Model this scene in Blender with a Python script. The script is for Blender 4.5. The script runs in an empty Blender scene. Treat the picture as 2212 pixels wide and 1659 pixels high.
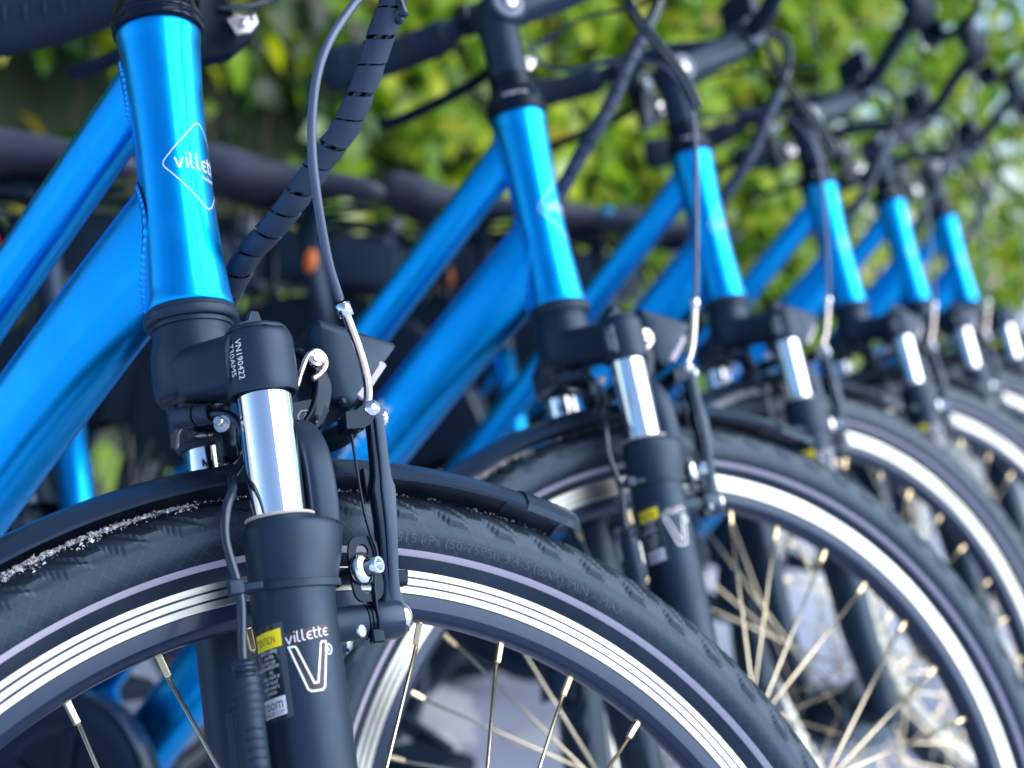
import bpy, math, random
import numpy as np
from mathutils import Matrix, Vector
from math import sin, cos, pi, radians, sqrt, atan2

random.seed(7)
rng = np.random.default_rng(11)
scene = bpy.context.scene
COL = scene.collection

# ------------------------------------------------------------------ camera
def rot_axis(u, t):
    return np.array(Matrix.Rotation(t, 3, Vector(u)))
CAM = np.array([0.3168, -0.4921, 0.8174])
YAW, PITCH, ROLL, FPX = radians(-26.17), radians(-5.47), radians(-3.76), 3009.6
fw = np.array([sin(YAW)*cos(PITCH), cos(YAW)*cos(PITCH), sin(PITCH)])
rt = np.array([cos(YAW), -sin(YAW), 0.0])
up = np.cross(rt, fw)
R_ = rot_axis(fw, ROLL)
rt, up = R_ @ rt, R_ @ up
cd = bpy.data.cameras.new('camera')
cam = bpy.data.objects.new('camera', cd)
COL.objects.link(cam)
m = Matrix.Identity(4)
for k in range(3):
    m[k][0], m[k][1], m[k][2], m[k][3] = rt[k], up[k], -fw[k], CAM[k]
cam.matrix_world = m
cd.sensor_width = 36.0
cd.lens = 36.0*FPX/2212.0
cd.clip_start = 0.02
cd.clip_end = 800
cd.dof.use_dof = True
cd.dof.focus_distance = 0.75
cd.dof.aperture_fstop = 4.8
scene.camera = cam

# ------------------------------------------------------------------ light
SUN_AZ, SUN_EL = radians(14), radians(38)          # azimuth from +x towards +y
world = bpy.data.worlds.new('World')
scene.world = world
world.use_nodes = True
wn = world.node_tree
wn.nodes.clear()
out = wn.nodes.new('ShaderNodeOutputWorld')
bg = wn.nodes.new('ShaderNodeBackground')
sky = wn.nodes.new('ShaderNodeTexSky')
sky.sky_type = 'NISHITA'
sky.sun_disc = False
sky.sun_elevation = SUN_EL
sky.sun_rotation = pi/2 - SUN_AZ
sky.air_density = 1.0
sky.dust_density = 1.0
sky.ozone_density = 3.0
bg.inputs['Strength'].default_value = 0.08
wn.links.new(sky.outputs[0], bg.inputs[0])
wn.links.new(bg.outputs[0], out.inputs[0])
sd = bpy.data.lights.new('sun', 'SUN')
sd.energy = 1.5
sd.angle = radians(75)
sd.color = (1.0, 0.99, 0.97)
sun = bpy.data.objects.new('sun', sd)
COL.objects.link(sun)
sv = Vector((cos(SUN_AZ)*cos(SUN_EL), sin(SUN_AZ)*cos(SUN_EL), sin(SUN_EL)))
sun.rotation_euler = (-sv).to_track_quat('-Z', 'Y').to_euler()
sun.location = (3, -1, 4)
vs = scene.view_settings
vs.view_transform = 'Standard'
vs.look = 'None'
vs.exposure = 1.6
vs.gamma = 1.0
vs.use_curve_mapping = False

# ------------------------------------------------------------------ materials
def mat(name, col, rough=0.5, metal=0.0, coat=0.0, coat_rough=0.05, spec=0.5, bump=None, tint=None, aniso=0.0, trans=0.0):
    """bump=(scale, strength, detail); tint=(scale, colour b, amount)"""
    mt = bpy.data.materials.new(name)
    mt.use_nodes = True
    nt = mt.node_tree
    b = nt.nodes['Principled BSDF']
    b.inputs['Base Color'].default_value = (*col, 1)
    b.inputs['Roughness'].default_value = rough
    b.inputs['Metallic'].default_value = metal
    b.inputs['Coat Weight'].default_value = coat
    b.inputs['Coat Roughness'].default_value = coat_rough
    b.inputs['Specular IOR Level'].default_value = spec
    b.inputs['Anisotropic'].default_value = aniso
    b.inputs['Transmission Weight'].default_value = trans
    if bump or tint:
        tc = nt.nodes.new('ShaderNodeTexCoord')
    if bump:
        n = nt.nodes.new('ShaderNodeTexNoise')
        n.inputs['Scale'].default_value = bump[0]
        n.inputs['Detail'].default_value = bump[2] if len(bump) > 2 else 3
        bp = nt.nodes.new('ShaderNodeBump')
        bp.inputs['Strength'].default_value = bump[1]
        bp.inputs['Distance'].default_value = 0.001
        nt.links.new(tc.outputs['Object'], n.inputs['Vector'])
        nt.links.new(n.outputs['Fac'], bp.inputs['Height'])
        nt.links.new(bp.outputs['Normal'], b.inputs['Normal'])
    if tint:
        n2 = nt.nodes.new('ShaderNodeTexNoise')
        n2.inputs['Scale'].default_value = tint[0]
        n2.inputs['Detail'].default_value = 6
        mx = nt.nodes.new('ShaderNodeMix')
        mx.data_type = 'RGBA'
        mx.inputs[6].default_value = (*col, 1)
        mx.inputs[7].default_value = (*tint[1], 1)
        mr = nt.nodes.new('ShaderNodeMapRange')
        mr.inputs[1].default_value = 0.5 - 0.5*tint[2]
        mr.inputs[2].default_value = 0.5 + 0.5*tint[2]
        nt.links.new(tc.outputs['Object'], n2.inputs['Vector'])
        nt.links.new(n2.outputs['Fac'], mr.inputs[0])
        nt.links.new(mr.outputs[0], mx.inputs[0])
        nt.links.new(mx.outputs[2], b.inputs['Base Color'])
    return mt

def cool(mt, tint, spec=None):
    b = mt.node_tree.nodes['Principled BSDF']
    b.inputs['Specular Tint'].default_value = (*tint, 1)
    if spec is not None: b.inputs['Specular IOR Level'].default_value = spec
    return mt
def ring_scratches(mt):
    """circumferential machining marks and a little brake grime (wheel space: axle along y)"""
    nt = mt.node_tree; L = nt.links.new; b = nt.nodes['Principled BSDF']
    tc = nt.nodes.new('ShaderNodeTexCoord'); sp = nt.nodes.new('ShaderNodeSeparateXYZ'); L(tc.outputs['Object'], sp.inputs[0])
    def M(op, a, c=None):
        n = nt.nodes.new('ShaderNodeMath'); n.operation = op
        for i, v in enumerate((a, c)):
            if v is None: continue
            if isinstance(v, (int, float)): n.inputs[i].default_value = v
            else: L(v, n.inputs[i])
        return n.outputs[0]
    R = M('SQRT', M('ADD', M('MULTIPLY', sp.outputs[0], sp.outputs[0]), M('MULTIPLY', sp.outputs[2], sp.outputs[2])))
    A = M('ARCTAN2', sp.outputs[0], sp.outputs[2])
    cv = nt.nodes.new('ShaderNodeCombineXYZ'); L(M('MULTIPLY', R, 5200), cv.inputs[0]); L(M('MULTIPLY', A, 9), cv.inputs[1])
    n = nt.nodes.new('ShaderNodeTexNoise'); n.inputs['Scale'].default_value = 1.0; n.inputs['Detail'].default_value = 4; L(cv.outputs[0], n.inputs['Vector'])
    n2 = nt.nodes.new('ShaderNodeTexNoise'); n2.inputs['Scale'].default_value = 26; n2.inputs['Detail'].default_value = 6; L(tc.outputs['Object'], n2.inputs['Vector'])
    s_ = M('ADD', M('MULTIPLY', n.outputs['Fac'], .6), M('MULTIPLY', n2.outputs['Fac'], .6))
    mr = nt.nodes.new('ShaderNodeMapRange'); mr.inputs[1].default_value = .42; mr.inputs[2].default_value = .78; mr.inputs[3].default_value = 0; mr.inputs[4].default_value = 1; L(s_, mr.inputs[0])
    mx = nt.nodes.new('ShaderNodeMix'); mx.data_type = 'RGBA'; mx.inputs[6].default_value = (.56, .57, .51, 1); mx.inputs[7].default_value = (.34, .36, .36, 1)
    L(mr.outputs[0], mx.inputs[0]); L(mx.outputs[2], b.inputs['Base Color'])
    bp = nt.nodes.new('ShaderNodeBump'); bp.inputs['Strength'].default_value = .35; bp.inputs['Distance'].default_value = .0002
    L(n.outputs['Fac'], bp.inputs['Height']); L(bp.outputs['Normal'], b.inputs['Normal'])

def add_dust(mt, scale, lo, hi, r_lo, r_hi):
    """roughness varies with a noise: handled, slightly dusty surfaces"""
    nt = mt.node_tree
    b = nt.nodes['Principled BSDF']
    tc = nt.nodes.new('ShaderNodeTexCoord')
    n = nt.nodes.new('ShaderNodeTexNoise')
    n.inputs['Scale'].default_value = scale
    n.inputs['Detail'].default_value = 5
    mr = nt.nodes.new('ShaderNodeMapRange')
    for i, v in enumerate((lo, hi, r_lo, r_hi)):
        mr.inputs[i+1].default_value = v
    nt.links.new(tc.outputs['Object'], n.inputs['Vector'])
    nt.links.new(n.outputs['Fac'], mr.inputs[0])
    nt.links.new(mr.outputs[0], b.inputs['Roughness'])
    return mt

BLUE = mat('blue_metallic_paint', (0.0, 0.40, 0.92), 0.32, 1.0, 0.16, 0.03, bump=(2600, 0.04, 1))
add_dust(BLUE, 45, .42, .72, .31, .44)
WELD = mat('painted_weld', (0.0, 0.34, 0.90), 0.22, 1.0, 0.2, 0.05)
SATIN = add_dust(mat('satin_black_alloy', (0.009, 0.017, 0.034), 0.42, 0.0, 0.0, spec=0.55, bump=(1400, 0.05, 2)), 30, .35, .65, .36, .50)
GLOSS = add_dust(mat('gloss_black', (0.004, 0.007, 0.016), 0.2, 0.0, 0.0, 0.06), 50, .4, .7, .16, .30)
ARM = add_dust(mat('painted_arm', (0.010, 0.018, 0.034), 0.24, 0.0, spec=0.6), 60, .4, .7, .24, .36)
PLAST = add_dust(mat('black_plastic', (0.010, 0.018, 0.034), 0.45, 0.0, spec=0.5, bump=(900, 0.08, 2)), 25, .35, .65, .38, .55)
GUARD = add_dust(mat('mudguard_plastic', (0.010, 0.018, 0.034), 0.3, 0.0, 0.25, 0.2, spec=0.6), 18, .35, .65, .24, .40)
RUBBER = mat('black_rubber', (0.009, 0.015, 0.028), 0.62, spec=0.4, bump=(500, 0.15, 3))
CHROME = mat('chrome', (0.88, 0.90, 0.93), 0.045, 1.0, bump=(120, 0.01, 2))
STEEL = mat('steel', (0.62, 0.62, 0.64), 0.22, 1.0, bump=(900, 0.05, 2))
TRACK = mat('machined_rim_track', (0.86, 0.87, 0.90), 0.30, 1.0, bump=(60, 0.02, 2), aniso=0.4)
ring_scratches(TRACK)
BRASS = mat('nickel_brass_nipple', (0.78, 0.62, 0.36), 0.24, 1.0)
SPOKE = mat('stainless_spoke', (0.80, 0.70, 0.50), 0.26, 1.0)
COPPER = mat('warm_bright_noodle', (0.86, 0.70, 0.62), 0.12, 1.0)
BAND = mat('reflective_band', (0.42, 0.40, 0.50), 0.55, 0.0, spec=0.4)
WHITE = mat('white_print', (0.80, 0.84, 0.88), 0.5)
LIGHTBLUE = mat('pale_blue_print', (0.86, 0.93, 0.96), 0.4)
PLUM = mat('plum_print', (0.030, 0.016, 0.034), 0.45)
YELLOW = mat('yellow_print', (1.0, 0.78, 0.0), 0.45)
INK = mat('black_print', (0.010, 0.014, 0.026), 0.3, coat=0.5)
CLEARFILM = mat('film_edge', (0.035, 0.050, 0.075), 0.3)
GREYTXT = mat('grey_print', (0.22, 0.27, 0.34), 0.5)
CABLE = mat('grey_cable_housing', (0.065, 0.080, 0.13), 0.33, coat=0.4, coat_rough=0.2)
CABLEB = mat('black_cable', (0.012, 0.017, 0.030), 0.25, coat=0.4)
WRAP = mat('spiral_cable_wrap', (0.028, 0.037, 0.064), 0.5, spec=0.5, bump=(300, 0.1, 3))
LENS = mat('lamp_lens', (0.32, 0.29, 0.42), 0.15, 0.0, 0.6)
ORANGE = mat('orange_reflector', (0.75, 0.17, 0.02), 0.3)
ORANGE2 = mat('amber_reflector', (0.35, 0.12, 0.03), 0.3)
CYANDOT = mat('blue_badge', (0.01, 0.40, 0.70), 0.35)
FROST = mat('frost', (0.92, 0.93, 0.97), 0.6, trans=0.0)
RED = mat('red_lens', (0.5, 0.01, 0.02), 0.2)

for q_ in (SATIN, PLAST, GUARD, RUBBER, WRAP, CABLE, CABLEB, ARM): cool(q_, (.50, .74, 1.0))
cool(GLOSS, (.5, .75, 1.0), .30)
# tyre rubber: fine criss-cross lines and hatch from the UV map (metres)
TYRE = mat('tyre_rubber', (0.016, 0.022, 0.034), 0.40, spec=0.55)
def tyre_nodes(mt):
    nt = mt.node_tree
    L = nt.links.new
    b = nt.nodes['Principled BSDF']
    uv = nt.nodes.new('ShaderNodeUVMap'); uv.uv_map = 'uv'
    sx = nt.nodes.new('ShaderNodeSeparateXYZ'); L(uv.outputs[0], sx.inputs[0])
    def M(op, a, b_=None, c=None):
        n = nt.nodes.new('ShaderNodeMath'); n.operation = op
        for i, v in enumerate((a, b_, c)):
            if v is None: continue
            if isinstance(v, (int, float)): n.inputs[i].default_value = v
            else: L(v, n.inputs[i])
        return n.outputs[0]
    U, V = sx.outputs[0], sx.outputs[1]
    def lines(sgn, per, w):
        q = M('ADD', U, M('MULTIPLY', V, sgn))
        f = M('FRACT', M('DIVIDE', q, per))
        d = M('ABSOLUTE', M('SUBTRACT', f, 0.5))
        return M('LESS_THAN', d, w)
    criss = M('MAXIMUM', lines(1.0, .0105, .06), lines(-1.0, .0105, .06))
    # sidewall only: |V| between 0.0215 and 0.040 (V measured from the crown)
    av = M('ABSOLUTE', V)
    side = M('MULTIPLY', M('GREATER_THAN', av, .0318), M('LESS_THAN', av, .0500))
    criss = M('MULTIPLY', criss, side)
    # fine hatch in part of every shoulder block
    blk = M('FRACT', M('SUBTRACT', M('DIVIDE', U, .0322), M('MULTIPLY', av, 52)))
    ish = M('MULTIPLY', M('GREATER_THAN', blk, .12), M('LESS_THAN', blk, .46))
    sh = M('MULTIPLY', M('GREATER_THAN', av, .0165), M('LESS_THAN', av, .0240))
    hatch = M('MULTIPLY', M('SINE', M('MULTIPLY', M('SUBTRACT', U, M('MULTIPLY', av, .9)), 2*pi/.0021)), M('MULTIPLY', ish, sh))
    h = M('ADD', criss, M('MULTIPLY', hatch, .6))
    no = nt.nodes.new('ShaderNodeTexNoise'); no.inputs['Scale'].default_value = 260; no.inputs['Detail'].default_value = 4
    tc = nt.nodes.new('ShaderNodeTexCoord'); L(tc.outputs['Object'], no.inputs['Vector'])
    h2 = M('ADD', h, M('MULTIPLY', no.outputs['Fac'], .12))
    bp = nt.nodes.new('ShaderNodeBump'); bp.inputs['Strength'].default_value = 1.0; bp.inputs['Distance'].default_value = 0.0011
    L(h2, bp.inputs['Height']); L(bp.outputs['Normal'], b.inputs['Normal'])
    # faint dust
    n2 = nt.nodes.new('ShaderNodeTexNoise'); n2.inputs['Scale'].default_value = 22; n2.inputs['Detail'].default_value = 7
    L(tc.outputs['Object'], n2.inputs['Vector'])
    mr = nt.nodes.new('ShaderNodeMapRange'); mr.inputs[1].default_value = .45; mr.inputs[2].default_value = .75
    L(n2.outputs['Fac'], mr.inputs[0])
    mx = nt.nodes.new('ShaderNodeMix'); mx.data_type = 'RGBA'
    mx.inputs[6].default_value = (0.010, 0.016, 0.028, 1); mx.inputs[7].default_value = (0.022, 0.031, 0.046, 1)
    L(mr.outputs[0], mx.inputs[0])
    m3 = nt.nodes.new('ShaderNodeMix'); m3.data_type = 'RGBA'; m3.inputs[7].default_value = (0.045, 0.062, 0.090, 1)
    L(M('MULTIPLY', criss, .35), m3.inputs[0]); L(mx.outputs[2], m3.inputs[6]); L(m3.outputs[2], b.inputs['Base Color'])
tyre_nodes(TYRE)
cool(TYRE, (.50, .74, 1.0))

# ------------------------------------------------------------------ mesh builder
class MB:
    def __init__(s):
        s.v = []; s.f = []; s.mi = []; s.uv = None; s.n = 0; s.sm = []
    def add(s, verts, faces, mi=0, smooth=True):
        verts = np.asarray(verts, float).reshape(-1, 3)
        s.v.append(verts)
        o = s.n
        s.f += [tuple(int(i)+o for i in f) for f in faces]
        s.mi += [mi]*len(faces)
        s.sm += [smooth]*len(faces)
        s.n += len(verts)
        return s
    def build(s, name, mats, parent=None, kind=None, auto=None, xf=None):
        me = bpy.data.meshes.new(name)
        V = np.concatenate(s.v) if s.v else np.zeros((0, 3))
        if xf is not None:
            V = V @ np.array(xf)[:3, :3].T + np.array(xf)[:3, 3]
        me.from_pydata(V.tolist(), [], s.f)
        if not isinstance(mats, (list, tuple)): mats = [mats]
        for q in mats: me.materials.append(q)
        me.polygons.foreach_set('material_index', s.mi)
        me.polygons.foreach_set('use_smooth', s.sm)
        me.update()
        if auto is not None:
            me.set_sharp_from_angle(angle=radians(auto))
        o = bpy.data.objects.new(name, me)
        COL.objects.link(o)
        if parent is not None: o.parent = parent
        if kind: o['kind'] = kind
        return o

def basis(d, hint=(0, 0, 1)):
    d = np.asarray(d, float); d = d/np.linalg.norm(d)
    h = np.asarray(hint, float)
    if abs(h @ d) > 0.95*np.linalg.norm(h): h = np.array([1., 0, 0]) if abs(d[0]) < .7 else np.array([0, 0, 1.])
    a = np.cross(h, d); a /= np.linalg.norm(a)
    b = np.cross(d, a)
    return a, b, d

def smooth_path(P, n=8):
    P = np.asarray(P, float); Q = []
    E_ = np.vstack([2*P[0]-P[1], P, 2*P[-1]-P[-2]])
    for i in range(1, len(E_)-2):
        p0, p1, p2, p3 = E_[i-1:i+3]
        for k in range(n):
            t = k/n
            Q.append(0.5*((2*p1)+(-p0+p2)*t+(2*p0-5*p1+4*p2-p3)*t*t+(-p0+3*p1-3*p2+p3)*t**3))
    Q.append(P[-1])
    return np.array(Q)

def frames(P, hint=(0, 0, 1)):
    P = np.asarray(P, float)
    T = np.gradient(P, axis=0); T /= np.linalg.norm(T, axis=1)[:, None]
    a, b, _ = basis(T[0], hint)
    A = [a]
    for i in range(1, len(P)):
        a = A[-1] - (A[-1] @ T[i])*T[i]; a /= np.linalg.norm(a); A.append(a)
    A = np.array(A); B = np.cross(T, A)
    return T, A, B

def sweep(mb, P, sec, mi=0, caps=True, smooth=True, hint=(0, 0, 1), scale=None):
    """sec: closed (k,2) section, or list of sections per point"""
    P = np.asarray(P, float); T, A, B = frames(P, hint)
    n = len(P); vs_ = []
    for i in range(n):
        s = np.asarray(sec[i] if isinstance(sec, list) else sec, float)
        if scale is not None: s = s*scale[i]
        vs_.append(P[i] + s[:, :1]*A[i] + s[:, 1:2]*B[i])
    k = len(vs_[0]); V = np.concatenate(vs_)
    F = []
    for i in range(n-1):
        for j in range(k):
            j2 = (j+1) % k
            F.append((i*k+j, i*k+j2, (i+1)*k+j2, (i+1)*k+j))
    if caps:
        F.append(tuple(range(k))[::-1]); F.append(tuple((n-1)*k+j for j in range(k)))
    mb.add(V, F, mi, smooth)
    return mb

def circ(r, k=16, ry=None):
    a = np.arange(k)*2*pi/k
    return np.stack([r*np.cos(a), (ry or r)*np.sin(a)], 1)

def superell(rx_, ry_, p=2.5, k=24):
    a = np.arange(k)*2*pi/k
    c, s = np.cos(a), np.sin(a)
    return np.stack([rx_*np.sign(c)*np.abs(c)**(2/p), ry_*np.sign(s)*np.abs(s)**(2/p)], 1)

def rrect(w, h, r, k=4):
    pts = []
    for cx_, cy_, a0 in ((w/2-r, h/2-r, 0), (-w/2+r, h/2-r, pi/2), (-w/2+r, -h/2+r, pi), (w/2-r, -h/2+r, 3*pi/2)):
        for i in range(k+1):
            a = a0+i*pi/2/k
            pts.append((cx_+r*cos(a), cy_+r*sin(a)))
    return np.array(pts)

def tube(mb, P, r, k=12, mi=0, caps=True):
    P = np.asarray(P, float)
    if np.isscalar(r): return sweep(mb, P, circ(r, k), mi, caps)
    return sweep(mb, P, [circ(q, k) for q in r], mi, caps)

def lathe(mb, prof, origin=(0, 0, 0), axis=(0, 0, 1), k=32, mi=0, hint=(1, 0, 0), arc=None):
    """prof: list of (radius, height)"""
    a, b, d = basis(axis, hint)
    prof = np.asarray(prof, float); o = np.asarray(origin, float)
    full = arc is None
    th = np.arange(k)*2*pi/k if full else np.linspace(arc[0], arc[1], k)
    V = []
    for r, h in prof:
        V.append(o + d*h + r*(np.cos(th)[:, None]*a + np.sin(th)[:, None]*b))
    V = np.concatenate(V); F = []
    for i in range(len(prof)-1):
        for j in range(k if full else k-1):
            j2 = (j+1) % k
            F.append((i*k+j, i*k+j2, (i+1)*k+j2, (i+1)*k+j))
    mb.add(V, F, mi)
    return mb

def bbox(mb, c, size, r=0.001, mi=0, ax=None, smooth=True):
    """box with rounded vertical edges and chamfered ends; ax = 3 axis vectors"""
    X, Y, Z = (np.eye(3) if ax is None else np.asarray(ax, float))
    w, d, h = size; c = np.asarray(c, float)
    r = min(r, w*.45, d*.45, h*.45)
    secs = [(rrect(w-2*r, d-2*r, r*.3), -h/2), (rrect(w, d, r), -h/2+r), (rrect(w, d, r), h/2-r), (rrect(w-2*r, d-2*r, r*.3), h/2)]
    V = np.concatenate([c + s[:, :1]*X + s[:, 1:2]*Y + z*Z for s, z in secs])
    k = len(secs[0][0]); F = []
    for i in range(3):
        for j in range(k):
            j2 = (j+1) % k
            F.append((i*k+j, i*k+j2, (i+1)*k+j2, (i+1)*k+j))
    F.append(tuple(range(k))[::-1]); F.append(tuple(3*k+j for j in range(k)))
    mb.add(V, F, mi, False)
    return mb

def prism(mb, poly, o, X, Y, Z, depth, mi=0, bev=0.0008):
    """polygon (2D) extruded along Z by depth, small bevel; o + x*X + y*Y"""
    P = np.asarray(poly, float); o, X, Y, Z = (np.asarray(q, float) for q in (o, X, Y, Z))
    cen = P.mean(0); k = len(P)
    def inset(P, b):
        out_ = []
        for i in range(k):
            a, b_, c = P[i-1], P[i], P[(i+1) % k]
            e1 = (b_-a)/np.linalg.norm(b_-a); e2 = (c-b_)/np.linalg.norm(c-b_)
            n1 = np.array([-e1[1], e1[0]]); n2 = np.array([-e2[1], e2[0]])
            nn = n1+n2; q = nn @ nn
            out_.append(b_ + (nn/ max(q, .3))*2*b*0.5*1.0)
        return np.array(out_)
    area = 0.5*sum(P[i-1][0]*P[i][1]-P[i][0]*P[i-1][1] for i in range(k))
    if area < 0: P = P[::-1]
    I = inset(P, bev)
    L = [(I, 0), (P, bev), (P, depth-bev), (I, depth)]
    V = np.concatenate([o + q[:, :1]*X + q[:, 1:2]*Y + z*Z for q, z in L])
    F = []
    for i in range(3):
        for j in range(k):
            j2 = (j+1) % k
            F.append((i*k+j, i*k+j2, (i+1)*k+j2, (i+1)*k+j))
    F.append(tuple(range(k))[::-1]); F.append(tuple(3*k+j for j in range(k)))
    mb.add(V, F, mi, False)
    return mb

def ball(mb, c, r, mi=0, k=12, sc=(1, 1, 1)):
    V = []; F = []
    for i in range(k//2+1):
        ph = pi*i/(k//2)
        for j in range(k):
            a = 2*pi*j/k
            V.append((c[0]+sc[0]*r*sin(ph)*cos(a), c[1]+sc[1]*r*sin(ph)*sin(a), c[2]+sc[2]*r*cos(ph)))
    for i in range(k//2):
        for j in range(k):
            F.append((i*k+j, (i+1)*k+j, (i+1)*k+(j+1) % k, i*k+(j+1) % k))
    mb.add(V, F, mi)
    return mb

# ------------------------------------------------------------------ print and lettering
def ribbon(pts, w, closed=False):
    P = [np.array(p, float) for p in pts]; n = len(P); Lp, Rp = [], []
    for i in range(n):
        if closed: a, c = P[i-1], P[(i+1) % n]
        else: a, c = P[max(i-1, 0)], P[min(i+1, n-1)]
        b = P[i]
        e1 = b-a if np.linalg.norm(b-a) > 1e-9 else c-b
        e2 = c-b if np.linalg.norm(c-b) > 1e-9 else e1
        e1 = e1/np.linalg.norm(e1); e2 = e2/np.linalg.norm(e2)
        t = e1+e2; t = t/max(np.linalg.norm(t), 1e-6)
        nn = np.array([-t[1], t[0]]); s = 1/max(nn @ np.array([-e1[1], e1[0]]), .5)
        Lp.append(b+nn*w/2*s); Rp.append(b-nn*w/2*s)
    V = Lp+Rp; F = [(i, i+1, n+i+1, n+i)[::-1] for i in range(n-1)]
    if closed: F.append((n-1, 0, n, 2*n-1)[::-1])
    return V, F

def dense(pts, step, closed=False):
    P = [np.array(p, float) for p in pts]
    if closed: P = P+[P[0]]
    o = []
    for a, b in zip(P[:-1], P[1:]):
        k = max(1, int(np.linalg.norm(b-a)/step))
        o += [a+(b-a)*i/k for i in range(k)]
    if not closed: o.append(P[-1])
    return o

GL = {'v': ([[(0, 1), (.33, .05), (.42, .05), (.74, 1)]], .74),
      'i': ([[(0.05, 1), (0.05, 0)], [(0.05, 1.38), (0.05, 1.52)]], .1),
      'l': ([[(0, 1.55), (0, .22), (.07, .06), (.2, .0), (.32, .02)]], .3),
      'e': ([[(.62, .98), (.3, 1), (.1, .9), (0, .72), (0, .28), (.1, .1), (.3, 0), (.66, .02)], [(0, .52), (.5, .52)]], .62),
      't': ([[(0, 1.45), (0, .22), (.07, .06), (.2, 0), (.34, .02)], [(-.2, 1), (.36, 1)]], .34)}
def logo_strokes(text, h, stroke=0.17, gap=0.34):
    x = 0; S = []
    for ch in text:
        st, adv = GL[ch]
        for s in st: S.append([(x+a, b) for a, b in s])
        x += adv+gap
    W = x-gap
    return [[((a-W/2)*h, b*h) for a, b in s] for s in S], stroke*h, W*h

def put_strokes(mb, strokes, w, fmap, mi=0, step=0.0015, lift=0.0):
    for n, s in enumerate(strokes):
        V, F = ribbon(dense(s, step), w)
        mb.add([fmap(v[0], v[1], lift+n*4e-6) for v in V], F, mi, False)

def text_flat(body, size, align='LEFT'):
    cu = bpy.data.curves.new('t', 'FONT'); cu.body = body; cu.size = size; cu.align_x = align
    cu.resolution_u = 2; cu.fill_mode = 'FRONT'
    o = bpy.data.objects.new('t', cu); COL.objects.link(o)
    dg = bpy.context.evaluated_depsgraph_get(); dg.update()
    me = bpy.data.meshes.new_from_object(o.evaluated_get(dg))
    V = np.array([tuple(v.co) for v in me.vertices]); F = [tuple(p.vertices) for p in me.polygons]
    bpy.data.objects.remove(o); bpy.data.curves.remove(cu); bpy.data.meshes.remove(me)
    return V, F
def put_text(mb, body, size, fmap, mi=0, align='LEFT', dx=0, dy=0, lift=0.0, sx=1.0, bold=0):
    V, F = text_flat(body, size, align)
    if len(V) == 0: return
    mb.add([fmap(v[0]*sx+dx, v[1]+dy, lift) for v in V], F, mi, False)
def put_rect(mb, x0, x1, y0, y1, fmap, mi=0, lift=0.0, nx=10, ny=4):
    V = []; F = []
    for j in range(ny+1):
        for i in range(nx+1):
            V.append(fmap(x0+(x1-x0)*i/nx, y0+(y1-y0)*j/ny, lift))
    for j in range(ny):
        for i in range(nx):
            a = j*(nx+1)+i; F.append((a, a+1, a+nx+2, a+nx+1))
    mb.add(V, F, mi, False)

# ------------------------------------------------------------------ bicycle geometry constants
HA = radians(68.99); R_W = 0.359; OFF = 0.037
UU = np.array([-cos(HA), 0, sin(HA)]); NN = np.array([sin(HA), 0, cos(HA)])
AX = np.array([0, 0, R_W]) - OFF*NN
BASE = Matrix(((NN[0], 0, UU[0], AX[0]), (NN[1], 1, UU[1], AX[1]), (NN[2], 0, UU[2], AX[2]), (0, 0, 0, 1)))
L1, LH, EE, WW = 0.4710, 0.1765, 0.0175, 0.0609
BB = np.array([-0.583, 0, 0.293]); SA = radians(69.3)
US = np.array([-cos(SA), 0, sin(SA)])
def head(t, x=0, y=0): return AX + x*NN + np.array([0, y, 0]) + t*UU

def tagthing(o, label, cat, group=None, kind=None):
    if label: o['label'] = label
    if cat: o['category'] = cat
    if group: o['group'] = group
    if kind: o['kind'] = kind

bike = bpy.data.objects.new('bicycle', None)
bike.empty_display_size = .1
COL.objects.link(bike)
STEERED = []
def S(mb, name, mats, auto=None, kind=None, parent=None):
    """a steered part, modelled in fork space (x forward, y left, z up the steering axis)"""
    o = mb.build(name, mats, parent or bike, kind, auto)
    if parent is None:
        STEERED.append(o.name); o.matrix_local = BASE
    return o
def Fr(mb, name, mats, auto=None, kind=None, parent=None):
    return mb.build(name, mats, parent or bike, kind, auto)
def H(mb, name, mats, auto=None, parent=None):
    """fixed to the frame but modelled in head-tube space"""
    return mb.build(name, mats, parent or bike, None, auto, xf=BASE)

# ---- head tube
def ht_r(t):
    s = (t-L1)/LH
    e = abs(2*s-1)
    return 0.0209 + 0.0038*max(0, (e-.12)/.88)**1.7 + (0.0004 if e > .93 else 0)
mb = MB()
ts = np.concatenate([[L1, L1+.0008], np.linspace(L1+.003, L1+LH-.003, 60), [L1+LH-.0008, L1+LH]])
lathe(mb, [(ht_r(t)-(0.0008 if i in (0, len(ts)-1) else 0), t) for i, t in enumerate(ts)], k=72)
lathe(mb, [(0.0205, L1+.002), (ht_r(L1)-.0008, L1)], k=72)
lathe(mb, [(ht_r(L1+LH)-.0008, L1+LH), (.0205, L1+LH-.002)], k=72)
head_tube = H(mb, 'head_tube', BLUE)
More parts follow.
